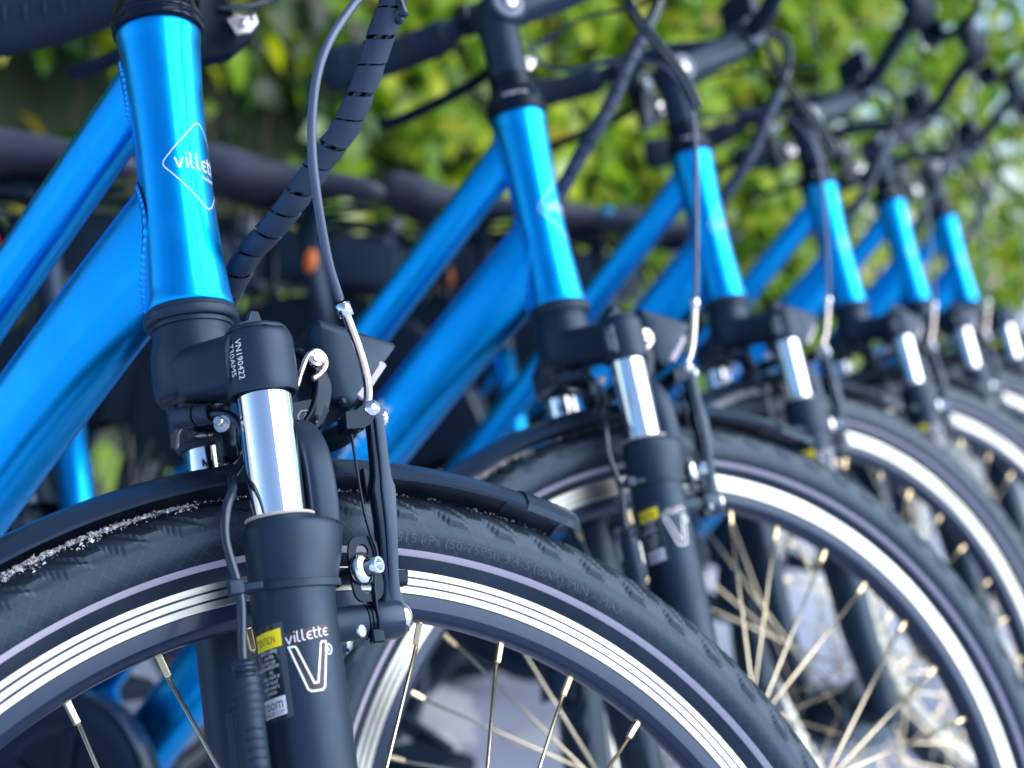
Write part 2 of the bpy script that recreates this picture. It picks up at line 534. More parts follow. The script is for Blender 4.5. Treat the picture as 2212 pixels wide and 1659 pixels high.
# badge on the front of the head tube
mb = MB()
def fm_head(a, b, l):
    t = 0.5545+b; r = ht_r(t)+.00015+l
    return (r*cos(a/r), r*sin(a/r), t)
rd_ = []
hw, hh, cr = .0265, .0290, .0035
for (cx_, cy_, nx_, ny_) in ((0, hh, 0, 1), (-hw, 0, -1, 0), (0, -hh, 0, -1), (hw, 0, 1, 0)):
    p = np.array([cx_, cy_]); d1 = np.array([nx_, ny_])
    t_ = np.array([-ny_, nx_])
    for q in np.linspace(-1, 1, 7):
        rd_.append(tuple(p - d1*(cr*(.55+.45*q*q)) - t_*(-q)*cr*.9))
put = dense(rd_, .0012, True)
V, F = ribbon(put, .00055, True)
mb.add([fm_head(v[0], v[1], 0) for v in V], F, 0, False)
st, w_, W_ = logo_strokes('villette', .0062)
put_strokes(mb, [[(a, b-.003) for a, b in s] for s in st], w_*.95, fm_head, lift=.00003)
put_text(mb, 'holland', .0042, fm_head, 0, 'LEFT', -.0015, -.0088, .00003)
H(mb, 'head_badge', WHITE, parent=None).parent = bike
bpy.data.objects['head_badge'].parent = head_tube

# ---- headset
mb = MB()
lathe(mb, [(.0205, L1-.0002), (.0252, L1-.0003), (.0262, L1-.0016), (.0258, L1-.0026), (.0268, L1-.0036), (.0268, L1-.0075), (.0258, L1-.0088), (.0235, L1-.009), (.0232, L1-.0115), (.020, L1-.0118)], k=64)
S(mb, 'lower_headset_cup', SATIN, auto=40)
T2 = L1+LH
mb = MB()
lathe(mb, [(.0205, T2+.0002), (.0256, T2+.0004), (.0268, T2+.0014), (.0268, T2+.0050), (.0262, T2+.0058), (.0262, T2+.0066), (.0270, T2+.0074), (.0270, T2+.0105), (.0262, T2+.0118), (.0240, T2+.0180), (.0200, T2+.0250), (.0188, T2+.0320), (.0188, T2+.040)], k=64)
hs = S(mb, 'upper_headset_cap', GLOSS, auto=40)
mb = MB()
def fm_neco(a, b, l):
    t = T2+.0128+b*.8; r = .0262-.0022*(b/.0062)-.0000+.0006+l
    th = radians(-60)-radians(54)+a/r
    return (r*cos(th), r*sin(th), t)
put_text(mb, 'neco', .0088, fm_neco, 0, 'CENTER', 0, 0, 0, 1.35)
mb.build('maker_lettering', WHITE, hs)

# ---- frame tubes
P_HD, P_HT = head(.5422), head(.6300)
P_ST = BB+US*.10
def frame_tube(A, B, rx_, ry_, p=2.4, n=14, taper=1.0, name='tube', clip_r=None):
    """A near the head tube"""
    mb = MB(); d = B-A
    P = [A+d*s for s in np.linspace(0, 1, n)]
    return sweep(mb, P, superell(rx_, ry_, p, 48), hint=(0, 1, 0), scale=np.linspace(1, taper, n))
# hint (0,1,0): A axis is sideways... sections are (in-plane, lateral)
Bm_ = np.array(BASE); Ri_ = np.linalg.inv(Bm_[:3, :3])
def hit(o, d):
    lo, hi = 0.0, .12
    for _ in range(34):
        mid = (lo+hi)/2; q = Ri_ @ (o+d*mid-Bm_[:3, 3])
        if np.hypot(q[0], q[1]) < ht_r(min(max(q[2], L1), L1+LH)): lo = mid
        else: hi = mid
    return hi
def conform_tube(A, B, sec_fn, n=22, k=64):
    """tube from B up to the head tube, its end cut to the head tube's surface"""
    d = (B-A); L = np.linalg.norm(d); d = d/L; a, b, _ = basis(d, (0, 1, 0))
    s0 = sec_fn(0, k); st = np.array([hit(A+a*q[0]+b*q[1], d) for q in s0])-.003
    V = []
    for i in range(n):
        q = (i/(n-1))**1.6; sc_ = sec_fn(q*L, k)
        for j in range(k): V.append(A+a*sc_[j][0]+b*sc_[j][1]+d*(st[j]+q*(L-st[j])))
    F = [(i*k+j, i*k+(j+1) % k, (i+1)*k+(j+1) % k, (i+1)*k+j) for i in range(n-1) for j in range(k)]
    mb = MB(); mb.add(V, F); return mb
def sec_dt(x, k):
    e = np.exp(-x/.055); e2 = np.exp(-x/.14); s_ = superell(.0276+.0034*e, .0240-.0050*e, 2.7-.3*e, k); s_[:, 0] -= .0095*e2; return s_
def sec_tt(x, k):
    e = np.exp(-x/.04); return superell(.0168+.0012*e, .0152, 2.3, k)
dt = Fr(conform_tube(P_HD, BB, sec_dt), 'down_tube', BLUE)
tt = Fr(conform_tube(P_HT, P_ST, sec_tt), 'top_tube', BLUE)
mb = MB(); tube(mb, [BB-US*.01, BB+US*.42], .0175, 32)
stube = Fr(mb, 'seat_tube', BLUE)
mb = MB(); lathe(mb, [(.0, -.038), (.021, -.038), (.022, -.036), (.022, .036), (.021, .038), (0, .038)], BB, (0, 1, 0), 32)
Fr(mb, 'bottom_bracket_shell', BLUE, auto=40)
# weld beads along the junctions with the head tube
def weld(A, B, sec_fn, name, parent, n=58):
    d = (B-A)/np.linalg.norm(B-A); a, b, _ = basis(d, (0, 1, 0))
    ring = [A+a*q[0]+b*q[1]+d*hit(A+a*q[0]+b*q[1], d) for q in sec_fn(0, n)]
    ring = np.array(ring); mb = MB()
    T = np.roll(ring, -1, 0)-np.roll(ring, 1, 0)
    for i in range(n):
        t = T[i]/np.linalg.norm(T[i])
        rad = ring[i]-(A+d*((ring[i]-A) @ d)); rad /= np.linalg.norm(rad)
        nrm = rad*.7+d*.7
        side = np.cross(t, nrm); side /= np.linalg.norm(side)
        V = []; k = 8
        L = np.linalg.norm(T[i])*.5
        for ph, rr in ((0, 1.0), (.45, .86), (.8, .5)):
            for j in range(k):
                an = 2*pi*j/k
                V.append(ring[i]+t*cos(an)*L*.95*rr+side*sin(an)*.0042*rr+nrm*(ph*.0024)+t*.2*L*ph)
        V.append(ring[i]+nrm*.0025+t*.1*L)
        F = [(r_*k+j, r_*k+(j+1) % k, (r_+1)*k+(j+1) % k, (r_+1)*k+j) for r_ in (0, 1) for j in range(k)]
        F += [(2*k+j, 2*k+(j+1) % k, 3*k) for j in range(k)]
        mb.add(V, F)
    return mb.build(name, WELD, parent)
weld(P_HD, BB, sec_dt, 'weld_bead', dt, 66)
weld(P_HT, P_ST, sec_tt, 'weld_bead', tt, 44)
# lettering on the side of the down tube
mb = MB()
dd = (P_HD-BB)/np.linalg.norm(P_HD-BB); nn_ = np.cross(np.array([0, 1, 0]), dd)
nn_ = nn_ if nn_[2] > 0 else -nn_
SEC = superell(.0265, .0235, 2.7, 720)
def fm_dt(a, b, l):
    # a along the tube (towards the head), b across
    off = b
    c = min(abs(off)/.0265, .999)
    lat = .0235*(1-c**2.7)**(1/2.7)
    return BB+dd*a+nn_*off+np.array([0, -(lat+.0003+l), 0])
st, w_, W_ = logo_strokes('villette', .0112, .25, .42)
put_strokes(mb, [[(.388+W_/2+a, b*.95+.0008) for a, b in s] for s in st], w_, fm_dt, step=.002)
mb.build('frame_lettering', LIGHTBLUE, dt)

# stays, rear wheel carrier
RA = np.array([-1.045, 0, R_W])
for sgn in (-1, 1):
    mb = MB(); tube(mb, smooth_path([BB+(-.02, sgn*.028, -.003), BB+(-.12, sgn*.045, 0), RA+(.02, sgn*.065, 0)], 6), .010, 16)
    Fr(mb, 'chain_stay', BLUE)
    mb = MB(); tube(mb, smooth_path([BB+US*.40+(-.01, sgn*.016, 0), BB+US*.36+(-.09, sgn*.05, -.05), RA+(.005, sgn*.065, .01)], 6), .0078, 16)
    Fr(mb, 'seat_stay', BLUE)
# seat post, saddle
SADT = np.array([-.80, 0, .868])
mb = MB(); tube(mb, [BB+US*.40, BB+US*.605], .0145, 24)
Fr(mb, 'seat_post', SATIN)
mb = MB(); lathe(mb, [(.0178, 0), (.0205, .001), (.0205, .024), (.0178, .025)], BB+US*.405, US, 24)
bbox(mb, BB+US*.417+(-.025, 0, 0), (.016, .018, .02), .002)
Fr(mb, 'seat_clamp', GLOSS, auto=40)
mb = MB()
lathe(mb, [(0, -.003), (.006, -.003), (.0085, -.002), (.0085, .001), (0, .001)], BB+US*.535+(.006, -.015, 0), (.35, -.94, 0), 20)
q = mb.build('reflector', ORANGE, bpy.data.objects['seat_post'])
for v in q.data.vertices: v.co.z = BB[2]+US[2]*.535+(v.co.z-(BB[2]+US[2]*.535))*1.9
mb = MB()
secs = []; Ps = []
for s in np.linspace(0, 1, 26):
    x = -.955+.275*s
    wdt = .098*(1-s)**.5*(1 if s < .6 else 1)*.9+.022 if s < 1 else .02
    wdt = np.interp(s, [0, .06, .15, .35, .55, .75, .93, 1], [.045, .085, .100, .092, .055, .028, .020, .008])
    hgt = np.interp(s, [0, .06, .2, .45, .7, .93, 1], [.014, .034, .036, .026, .016, .013, .006])
    zc = np.interp(s, [0, .15, .35, .7, 1], [.915, .902, .893, .899, .892])
    Ps.append((x, 0, zc)); secs.append(superell(hgt, wdt, 2.6, 28))
sweep(mb, Ps, secs, hint=(0, 1, 0))
sad = Fr(mb, 'saddle', mat('saddle_cover', (.032, .036, .062), .55, bump=(400, .2, 3)))
mb = MB(); ball(mb, (-.762, -.045, .905), .010, sc=(1.2, .4, .8))
mb.build('badge', CYANDOT, sad)
mb = MB()
for sgn in (-1, 1):
    tube(mb, smooth_path([(-.93, sgn*.03, .885), (-.86, sgn*.022, .862), (-.78, sgn*.022, .862), (-.70, sgn*.012, .872)], 5), .0036, 10)
bbox(mb, (-.812, 0, .858), (.05, .05, .022), .004)
Fr(mb, 'saddle_rail', GLOSS)
for sgn in (-1, 1):
    mb = MB(); hx_ = [(-.925+.014*cos(t), sgn*.045+.014*sin(t), .815+.0075*t/(2*pi)) for t in np.linspace(0, 2*pi*6, 110)]
    tube(mb, hx_, .0028, 6)
    Fr(mb, 'saddle_spring', STEEL)
# rack and battery
mb = MB()
for sgn in (-1, 1):
    tube(mb, smooth_path([(-.84, sgn*.02, .745), (-.93, sgn*.060, .842), (-1.28, sgn*.060, .842), (-1.35, sgn*.055, .835), (-1.375, 0, .83)], 6), .006, 10)
    tube(mb, smooth_path([(-1.20, sgn*.061, .840), (-1.16, sgn*.085, .60), RA+(.0, sgn*.082, .02)], 6), .0055, 10)
    tube(mb, [(-1.02, sgn*.061, .842), RA+(.0, sgn*.08, .03)], .0055, 10)
for x in (-.95, -1.05, -1.15, -1.27): tube(mb, [(x, -.060, .842), (x, .060, .842)], .005, 8)
Fr(mb, 'rear_rack', GLOSS)
mb = MB(); sweep(mb, [(-.90, 0, .786), (-.905, 0, .786), (-1.27, 0, .786), (-1.285, 0, .786)], [rrect(.05, .09, .01), rrect(.085, .125, .016), rrect(.085, .125, .016), rrect(.05, .09, .01)], hint=(0, 1, 0))
Fr(mb, 'battery', PLAST)
mb = MB(); bbox(mb, (-1.385, 0, .790), (.022, .085, .036), .006)
Fr(mb, 'rear_lamp', RED)
# coat guard over the rear wheel
for sgn in (-1, 1):
    mb = MB(); V = []; F = []
    an = np.linspace(radians(-62), radians(78), 40)
    rr = np.linspace(.19, .372, 6)
    for a in an:
        for r in rr: V.append((RA[0]-r*sin(a), sgn*(.040-.010*((r-.19)/.182)**2), RA[2]+r*cos(a)))
    V += [(x, y-sgn*.0016, z) for x, y, z in V]
    n_ = len(an)*6
    for i in range(len(an)-1):
        for j in range(5):
            a = i*6+j; F += [(a, a+1, a+7, a+6), (n_+a, n_+a+6, n_+a+7, n_+a+1)]
        F += [(i*6, (i+1)*6, n_+(i+1)*6, n_+i*6), (i*6+5, n_+i*6+5, n_+(i+1)*6+5, (i+1)*6+5)]
    mb.add(V, F)
    Fr(mb, 'coat_guard', PLAST, auto=40)
# chain case, crank, pedals
mb = MB()
poly = [(BB[0]+.098*sin(a), BB[2]+.098*cos(a)) for a in np.linspace(radians(-8), radians(188), 26)] + \
       [(RA[0]+.055*sin(a), RA[2]+.055*cos(a)) for a in np.linspace(radians(188), radians(352), 18)]
prism(mb, poly, (0, -.074, 0), (1, 0, 0), (0, 0, 1), (0, 1, 0), .024, bev=.004)
cc = Fr(mb, 'chain_case', GUARD, auto=30)
mb = MB()
lathe(mb, [(.060, .0), (.064, .003), (.086, .003), (.090, 0)], (BB[0], -.0745, BB[2]), (0, -1, 0), 48)
lathe(mb, [(0, .009), (.022, .008), (.026, .003), (.030, 0)], (BB[0], -.0745, BB[2]), (0, -1, 0), 32)
for k in range(5):
    a = 2*pi*k/5+.3
    bbox(mb, (BB[0]+.043*cos(a), -.077, BB[2]+.043*sin(a)), (.042, .014, .004), .001, ax=((cos(a), 0, sin(a)), (-sin(a), 0, cos(a)), (0, -1, 0)))
mb.build('chain_case_emblem', SATIN, cc)
for sgn, ang in ((-1, radians(-20)), (1, radians(160))):
    e = np.array([BB[0]+.17*cos(ang), sgn*.098, BB[2]+.17*sin(ang)])
    mb = MB(); sweep(mb, [np.array([BB[0], sgn*.090, BB[2]]), (np.array([BB[0], sgn*.092, BB[2]])+e)/2, e], [rrect(.028, .014, .004), rrect(.020, .012, .004), rrect(.024, .012, .004)], hint=(0, 1, 0))
    Fr(mb, 'crank_arm', SATIN)
    mb = MB(); bbox(mb, e+(0, sgn*.058, 0), (.085, .090, .022), .005); tube(mb, [e, e+(0, sgn*.10, 0)], .006, 10)
    pd = Fr(mb, 'pedal', RUBBER)
# kickstand
mb = MB(); tube(mb, smooth_path([(-.86, .045, .335), (-.875, .10, .22), (-.90, .225, .045)], 5), .0085, 12); ball(mb, (-.90, .225, .047), .014)
bbox(mb, (-.86, .045, .335), (.05, .03, .03), .004)
Fr(mb, 'kickstand', GLOSS)

# ------------------------------------------------------------------ wheels
def make_tyre(parent, name='tyre'):
    NT, NS = 2940, 72
    th = np.arange(NT)*2*pi/NT
    psi = np.linspace(-radians(160), radians(160), NS+1)
    TH, PS = np.meshgrid(th, psi, indexing='ij')
    deg = np.degrees(np.abs(PS))
    per = 2*pi/70
    v = np.radians(deg)*.0230          # arc from the crown
    ph = (TH/per - v*52) % 1.0         # shoulder blocks
    def ss(x, a, b): return np.clip((x-a)/(b-a), 0, 1)
    tread = 1-ss(deg, 74, 79)
    d = .0008*tread
    blk = ss(ph, .03, .06)*(1-ss(ph, .92, .95))
    sh = ss(deg, 34, 38)*(1-ss(deg, 70, 76))*np.where(ph < .5, 1-ss(deg, 60, 64), 1)
    d = d + sh*blk*(.0018+.0005*ph)
    # notch step inside the block
    d = d - sh*(ss(ph, .46, .49)*(1-ss(ph, .50, .53)))*.0010
    cen = (1-ss(deg, 27, 31))
    ph2 = (TH/per*2 + np.abs(PS)*1.1) % 1.0
    d = d + cen*(ss(ph2, .04, .14)*(1-ss(ph2, .86, .96)))*.0010
    d = d + .0004*np.exp(-((deg-80)/2.0)**2)
    R0, ry, rr = .3385, .0232, .0212
    Rr = R0+(rr+d)*np.cos(PS); Y = -(ry+d)*np.sin(PS)
    Rr = Rr - np.clip((deg-132)/18, 0, 1)*.0038
    V = np.stack([Rr*np.sin(TH), Y, Rr*np.cos(TH)], -1).reshape(-1, 3)
    me = bpy.data.meshes.new(name)
    i = np.arange(NT)[:, None]; j = np.arange(NS)[None, :]
    a = i*(NS+1)+j; b = ((i+1) % NT)*(NS+1)+j
    F = np.stack([a, a+1, b+1, b], -1).reshape(-1, 4)
    me.vertices.add(len(V)); me.vertices.foreach_set('co', V.ravel())
    nf = len(F); me.loops.add(nf*4); me.loops.foreach_set('vertex_index', F.ravel().astype(np.int32))
    me.polygons.add(nf); me.polygons.foreach_set('loop_start', np.arange(nf, dtype=np.int32)*4)
    me.polygons.foreach_set('loop_total', np.full(nf, 4, np.int32))
    me.update(calc_edges=True)
    me.polygons.foreach_set('use_smooth', [True]*nf)
    uvl = me.uv_layers.new(name='uv')
    ii = np.repeat(np.arange(NT), NS); jj = np.tile(np.arange(NS), NT)
    arc = psi*.0230
    U0 = ii*(2*pi/NT)/per*.0322; U1 = (ii+1)*(2*pi/NT)/per*.0322
    uv = np.stack([np.stack([U0, arc[jj]], -1), np.stack([U0, arc[jj+1]], -1), np.stack([U1, arc[jj+1]], -1), np.stack([U1, arc[jj]], -1)], 1)
    uvl.data.foreach_set('uv', uv.ravel().astype(np.float32))
    me.materials.append(TYRE)
    o = bpy.data.objects.new(name, me); COL.objects.link(o); o.parent = parent
    return o

def ring_strip(mb, prof, k=360, mi=0):
    """prof: list of (R, y) lathed round the axle (y axis)"""
    th = np.arange(k)*2*pi/k; V = []
    for R, y in prof: V.append(np.stack([R*np.sin(th), np.full(k, y), R*np.cos(th)], 1))
    V = np.concatenate(V); F = []
    for i in range(len(prof)-1):
        for j in range(k):
            j2 = (j+1) % k
            F.append((i*k+j, (i+1)*k+j, (i+1)*k+j2, i*k+j2))
    mb.add(V, F, mi)

def make_rim(name):
    mb = MB()
    for s in (-1, 1):
        def P(l): return [(r, s*y) for r, y in (l if s > 0 else l)]
        g = .0004
        track = [(.3170, .0112), (.3168, .0116), (0.31320, .0116)]
        gr1 = [(0.31320, .0116), (.31310, .0106), (.31200, .0106), (.31190, .0116)]
        trackb = [(.31190, .0116), (.30850, .0116)]
        gr2 = [(.30850, .0116), (.30840, .0106), (.30730, .0106), (.30720, .0116)]
        trackc = [(.30720, .0116), (.3036, .0115), (.3033, .0112)]
        blackp = [(.3033, .0112), (.3030, .0106), (.3000, .0104), (.2955, .0098), (.2925, .0078), (.2912, .0062), (.2908, .0052), (.2904, .0050), (.2900, .0030), (.2898, 0)]
        lip = [(.3130, .0095), (.3172, .0098), (.3174, .0106), (.3170, .0112)]
        for pr, mi in ((lip, 1), (track, 0), (gr1, 1), (trackb, 0), (gr2, 1), (trackc, 0), (blackp, 1)):
            p_ = P(pr)
            if s > 0: p_ = p_[::-1]
            ring_strip(mb, p_, 360, mi)
    return mb

def make_wheel(name, parent, front):
    rim = make_rim(name).build(name, [TRACK, GLOSS2], parent, auto=25)
    if front: make_tyre(rim)
    else:
        t_ = bpy.data.objects.new('tyre', bpy.data.objects['tyre'].data); COL.objects.link(t_); t_.parent = rim
    for s in (-1, 1):
        mb = MB()
        def yy(R): return .0232*sqrt(max(0, 1-((R-.3385)/.0212)**2))
        pr = [(R, s*(max(yy(R), .0128)+.00035)) for R in np.linspace(.3203, .3268, 7)]
        if s < 0: pr = pr[::-1]
        ring_strip(mb, pr[::-1] if s > 0 else pr[::-1], 360)
        mb.build('reflective_band', BAND, rim)
    mb = MB()
    hr = .034 if front else .026
    lathe(mb, [(.004, -.052), (.010, -.050), (.012, -.040), (.016, -.034), (hr+.004, -.033), (hr+.004, -.029), (hr-.004, -.028), (hr-.006, 0), (hr-.004, .028), (hr+.004, .029), (hr+.004, .033), (.016, .034), (.012, .040), (.010, .050), (.004, .052)], (0, 0, 0), (0, 1, 0), 36)
    mb.build('hub', SATIN, rim, auto=35)
    for k in range(36):
        th = radians(5+10*k); sgn = -1 if k % 4 in (0, 1) else 1   # leaning sense
        side = -1 if k % 2 == 0 else 1
        pr = np.array([.2795*sin(th), side*.002, .2795*cos(th)])
        th2 = th + sgn*radians(62)
        ph = np.array([(hr+.001)*sin(th2), side*.031, (hr+.001)*cos(th2)])
        dirv = (ph-pr)/np.linalg.norm(ph-pr)
        pe = np.array([.2910*sin(th), side*.0012, .2910*cos(th)])
        mb = MB(); tube(mb, [pr, ph], .00118, 8)
        mb.build('spoke', SPOKE, rim)
        mb = MB(); nd = (pr-pe)/np.linalg.norm(pr-pe)*.55+dirv*.45; nd /= np.linalg.norm(nd)
        sweep(mb, [pe, pe+nd*.0012, pe+nd*.0018, pe+nd*.0128, pe+nd*.0136], [circ(.0024, 8), circ(.0024, 8), rrect(.0036, .0036, .0005, 1), rrect(.0034, .0034, .0005, 1), rrect(.0026, .0026, .0005, 1)], smooth=False)
        mb.build('spoke_nipple', BRASS, rim)
    return rim
GLOSS2 = mat('anodised_black_rim', (0.014, 0.022, 0.046), 0.30, 0.0, 0.2, 0.12, spec=0.5)
cool(GLOSS2, (.5, .72, 1.0))

fwheel = make_wheel('front_wheel', bike, True)
STEERED.append(fwheel.name)
WHEEL_L = Matrix.Translation((OFF, 0, 0)) @ Matrix.Rotation(0, 4, 'Y')
# in fork space the wheel's own "up" must be the world's: fork space is tilted, but a wheel is round
fwheel.matrix_local = BASE @ WHEEL_L
rwheel = make_wheel('rear_wheel', bike, False)
rwheel.location = RA

# raised moulding text on the tyre wall
mb = MB()
def fm_ty(a, b, l):
    R = .3325+b; th = radians(10.2)+a/R
    y = .0232*sqrt(max(0, 1-((R-.3385)/.0212)**2))
    y = y+.0002+l
    return (R*sin(th), -y, R*cos(th))
put_text(mb, '515 kPa (50-75PSI) 3.4-5.(BAR) MIN - MAX', .0072, fm_ty, 0, 'LEFT', 0, -.002, 0, 1.18)
mb.build('moulded_lettering', mat('moulded_rubber', (0.040, 0.054, 0.078), .42), fwheel)

# frost crystals on the tyre and mudguard
mb = MB()
r2 = np.random.default_rng(5)
def crystal(c, s):
    q = r2.normal(size=(4, 3)); q /= np.linalg.norm(q, axis=1)[:, None]
    mb.add(c+q*s*r2.uniform(.6, 1.3, (4, 1)), [(0, 1, 2), (0, 2, 3), (0, 3, 1), (1, 3, 2)], 0, False)
for cl in range(330):
    a0 = r2.choice([r2.uniform(-31, -8), r2.uniform(-31, -8), r2.uniform(-31, -14), r2.uniform(-8, 26)])
    dens = 16 if a0 < -8 else 6
    ps0 = r2.uniform(.02, .34) if r2.random() < .88 else r2.uniform(.3, .75)
    for i in range(r2.integers(3, dens)):
        a = radians(a0+r2.normal()*.55); ps = ps0+r2.normal()*.05
        R = .3385+(.0212+.0022)*cos(ps); y = -(.0232+.0024)*sin(ps)
        crystal(np.array([R*sin(a), y, R*cos(a)])+r2.normal(size=3)*.0005, r2.uniform(.0006, .0016)*(1 if a0 < -8 else .5))
for i in range(260):   # grains further down the wall
    a = radians(r2.uniform(-30, 48)); ps = r2.uniform(.3, 1.1)
    R = .3385+(.0212+.0012)*cos(ps); y = -(.0232+.0012)*sin(ps)
    crystal(np.array([R*sin(a), y, R*cos(a)]), r2.uniform(.0002, .0005))
mb.build('frost', FROST, fwheel, kind='stuff')

# ------------------------------------------------------------------ mudguards
def mudguard(c, a0, a1, name, steer, tip=True):
    hw_ = .0275
    ysec = np.linspace(-1, 1, 25)
    outer = [(.380-.0135*abs(y)**2.6-(.0004 if abs(abs(y)-.80) < .03 else 0), y*hw_) for y in ysec]
    inner = [(r-.0016, y*.965) for r, y in outer][::-1]
    sec = outer+inner
    an = np.radians(np.linspace(a0, a1, int(abs(a1-a0)*1.5)+2)); V = []; k = len(sec)
    for a in an:
        for r, y in sec: V.append((c[0]+r*sin(a), y, c[2]+r*cos(a)))
    F = []
    for i in range(len(an)-1):
        for j in range(k):
            j2 = (j+1) % k; F.append((i*k+j, (i+1)*k+j, (i+1)*k+j2, i*k+j2))
    F += [tuple(range(k)), tuple((len(an)-1)*k+j for j in range(k))[::-1]]
    mb = MB(); mb.add(V, F)
    o = (S if steer else Fr)(mb, name, GUARD, auto=50)
    if tip:
        mb = MB(); V = []; an = np.radians(np.linspace(a1-4.6, a1+1.2, 10))
        for i, a in enumerate(an):
            sc = 1 if i < 8 else (.97, .86)[i-8]
            for r, y in outer: V.append((c[0]+(r+.0012)*sin(a), y*1.03*sc, c[2]+(r+.0012)*cos(a)))
            for r, y in inner: V.append((c[0]+(r-.0012)*sin(a), y*1.03*sc, c[2]+(r-.0012)*cos(a)))
        F = []
        for i in range(len(an)-1):
            for j in range(k):
                j2 = (j+1) % k; F.append((i*k+j, (i+1)*k+j, (i+1)*k+j2, i*k+j2))
        F += [tuple(range(k)), tuple((len(an)-1)*k+j for j in range(k))[::-1]]
        mb.add(V, F); mb.build('mudguard_tip', GUARD, o).data.set_sharp_from_angle(angle=radians(40))
    return o
mudguard((OFF, 0, 0), -78, 27.5, 'front_mudguard', True)
mudguard(tuple(RA), -105, 60, 'rear_mudguard', False, False)

# ------------------------------------------------------------------ suspension fork (fork space)
# crown
mb = MB()
lathe(mb, [(.0150, .4210), (.0165, .4172), (.0190, .4165), (.0225, .4180), (.0243, .4210), (.0250, .4260), (.0250, .4400), (.0244, .4470), (.0228, .4530), (.0222, .4590), (.0220, .4600), (.018, .4602)], k=56)
lathe(mb, [(0, .4262), (.0150, .4262), (.0150, .4210)], k=40)
for s in (-1, 1):
    Ps, secs = [], []
    for q in np.linspace(0, 1, 9):
        Ps.append((EE*q-.002*sin(pi*q), s*WW*q, .4315-.0105*q))
        secs.append(superell(.0165+.0005*q, .0238-.0045*sin(pi*q)-.002*q, 3.4, 32))
    sweep(mb, Ps, secs, hint=(0, 0, 1) if False else (1, 0, 0))
    lathe(mb, [(.0152, .4075), (.0156, .4055), (.0168, .4040 if s > 0 else .4022), (.0180, .4042 if s > 0 else .4024), (.0186, .4056 if s > 0 else .4040), (.0190, .4090), (.0190, .4290), (.0187, .4325), (.0178, .4352), (.0160, .4362), (0, .4366)], (EE, s*WW, 0), k=48)
crown = S(mb, 'fork_crown', SATIN, auto=60)
mb = MB()
lathe(mb, [(.0168, .4364), (.0170, .4374), (.0162, .4388), (.0120, .4396), (0, .4398)], (EE, -WW, 0), k=10)
prism(mb, [(-.0100, 0), (.0090, 0), (.0090, .0030), (.0030, .0040), (.0016, .0092), (-.0028, .0096), (-.0048, .0045), (-.0100, .0028)], (EE, -WW-.004, .4390), (1, 0, 0), (0, 0, 1), (0, 1, 0), .008, bev=.0008)
mb.build('preload_knob', PLAST, crown)
mb = MB()
lathe(mb, [(.0168, .4364), (.0170, .4374), (.0162, .4388), (.0120, .4396), (0, .4398)], (EE, WW, 0), k=10)
mb.build('preload_knob', PLAST, crown)
mb = MB()
def fm_sn(a, b, l):
    r = .0190+.0002+l; ph = radians(47)-b/r
    return (EE-r*sin(ph), -WW-r*cos(ph), .4300-a)
put_text(mb, 'VN190422', .0050, fm_sn, 0, 'LEFT', 0, -.0022, 0, 1.0)
put_text(mb, '730AMS', .0050, fm_sn, 0, 'LEFT', .0015, -.0072, 0, 1.05)
mb.build('serial_number', WHITE, crown)

def loft_leg(s):
    mb = MB(); cy = s*WW
    prof = [(.3340, .0178, .0172, .0172), (.3345, .0178, .0180, .0180)]
    rows = [  # t, centre x, rx, ry
        (.3350, .0178, .0168, .0168), (.3356, .0180, .0176, .0174), (.3350, .0184, .0184, .0182), (.3335, .0188, .0188, .0184), (.3322, .0225, .0238, .0192), (.3308, .0235, .0252, .0200), (.3280, .0238, .0258, .0205),
        (.3200, .0232, .0254, .0208), (.3100, .0218, .0242, .0212), (.3000, .0204, .0228, .0213), (.2940, .0192, .0215, .0213), (.2900, .0190, .0213, .0213),
        (.2500, .0190, .0213, .0213), (.2100, .0190, .0213, .0213), (.1500, .0195, .0200, .0200), (.0800, .0220, .0185, .0180), (.0300, .0300, .0165, .0150), (.0050, .0350, .0160, .0100), (-.012, .0370, .0130, .0070), (-.018, .0370, .0060, .0040)]
    k = 56; V = []
    for t, cx_, rx_, ry_ in rows:
        for j in range(k):
            a = 2*pi*j/k; V.append((cx_+rx_*cos(a), cy+ry_*sin(a), t))
    F = []
    for i in range(len(rows)-1):
        for j in range(k):
            j2 = (j+1) % k; F.append((i*k+j, (i+1)*k+j, (i+1)*k+j2, i*k+j2))
    F.append(tuple((len(rows)-1)*k+j for j in range(k))); 
    mb.add(V, F)
    return mb
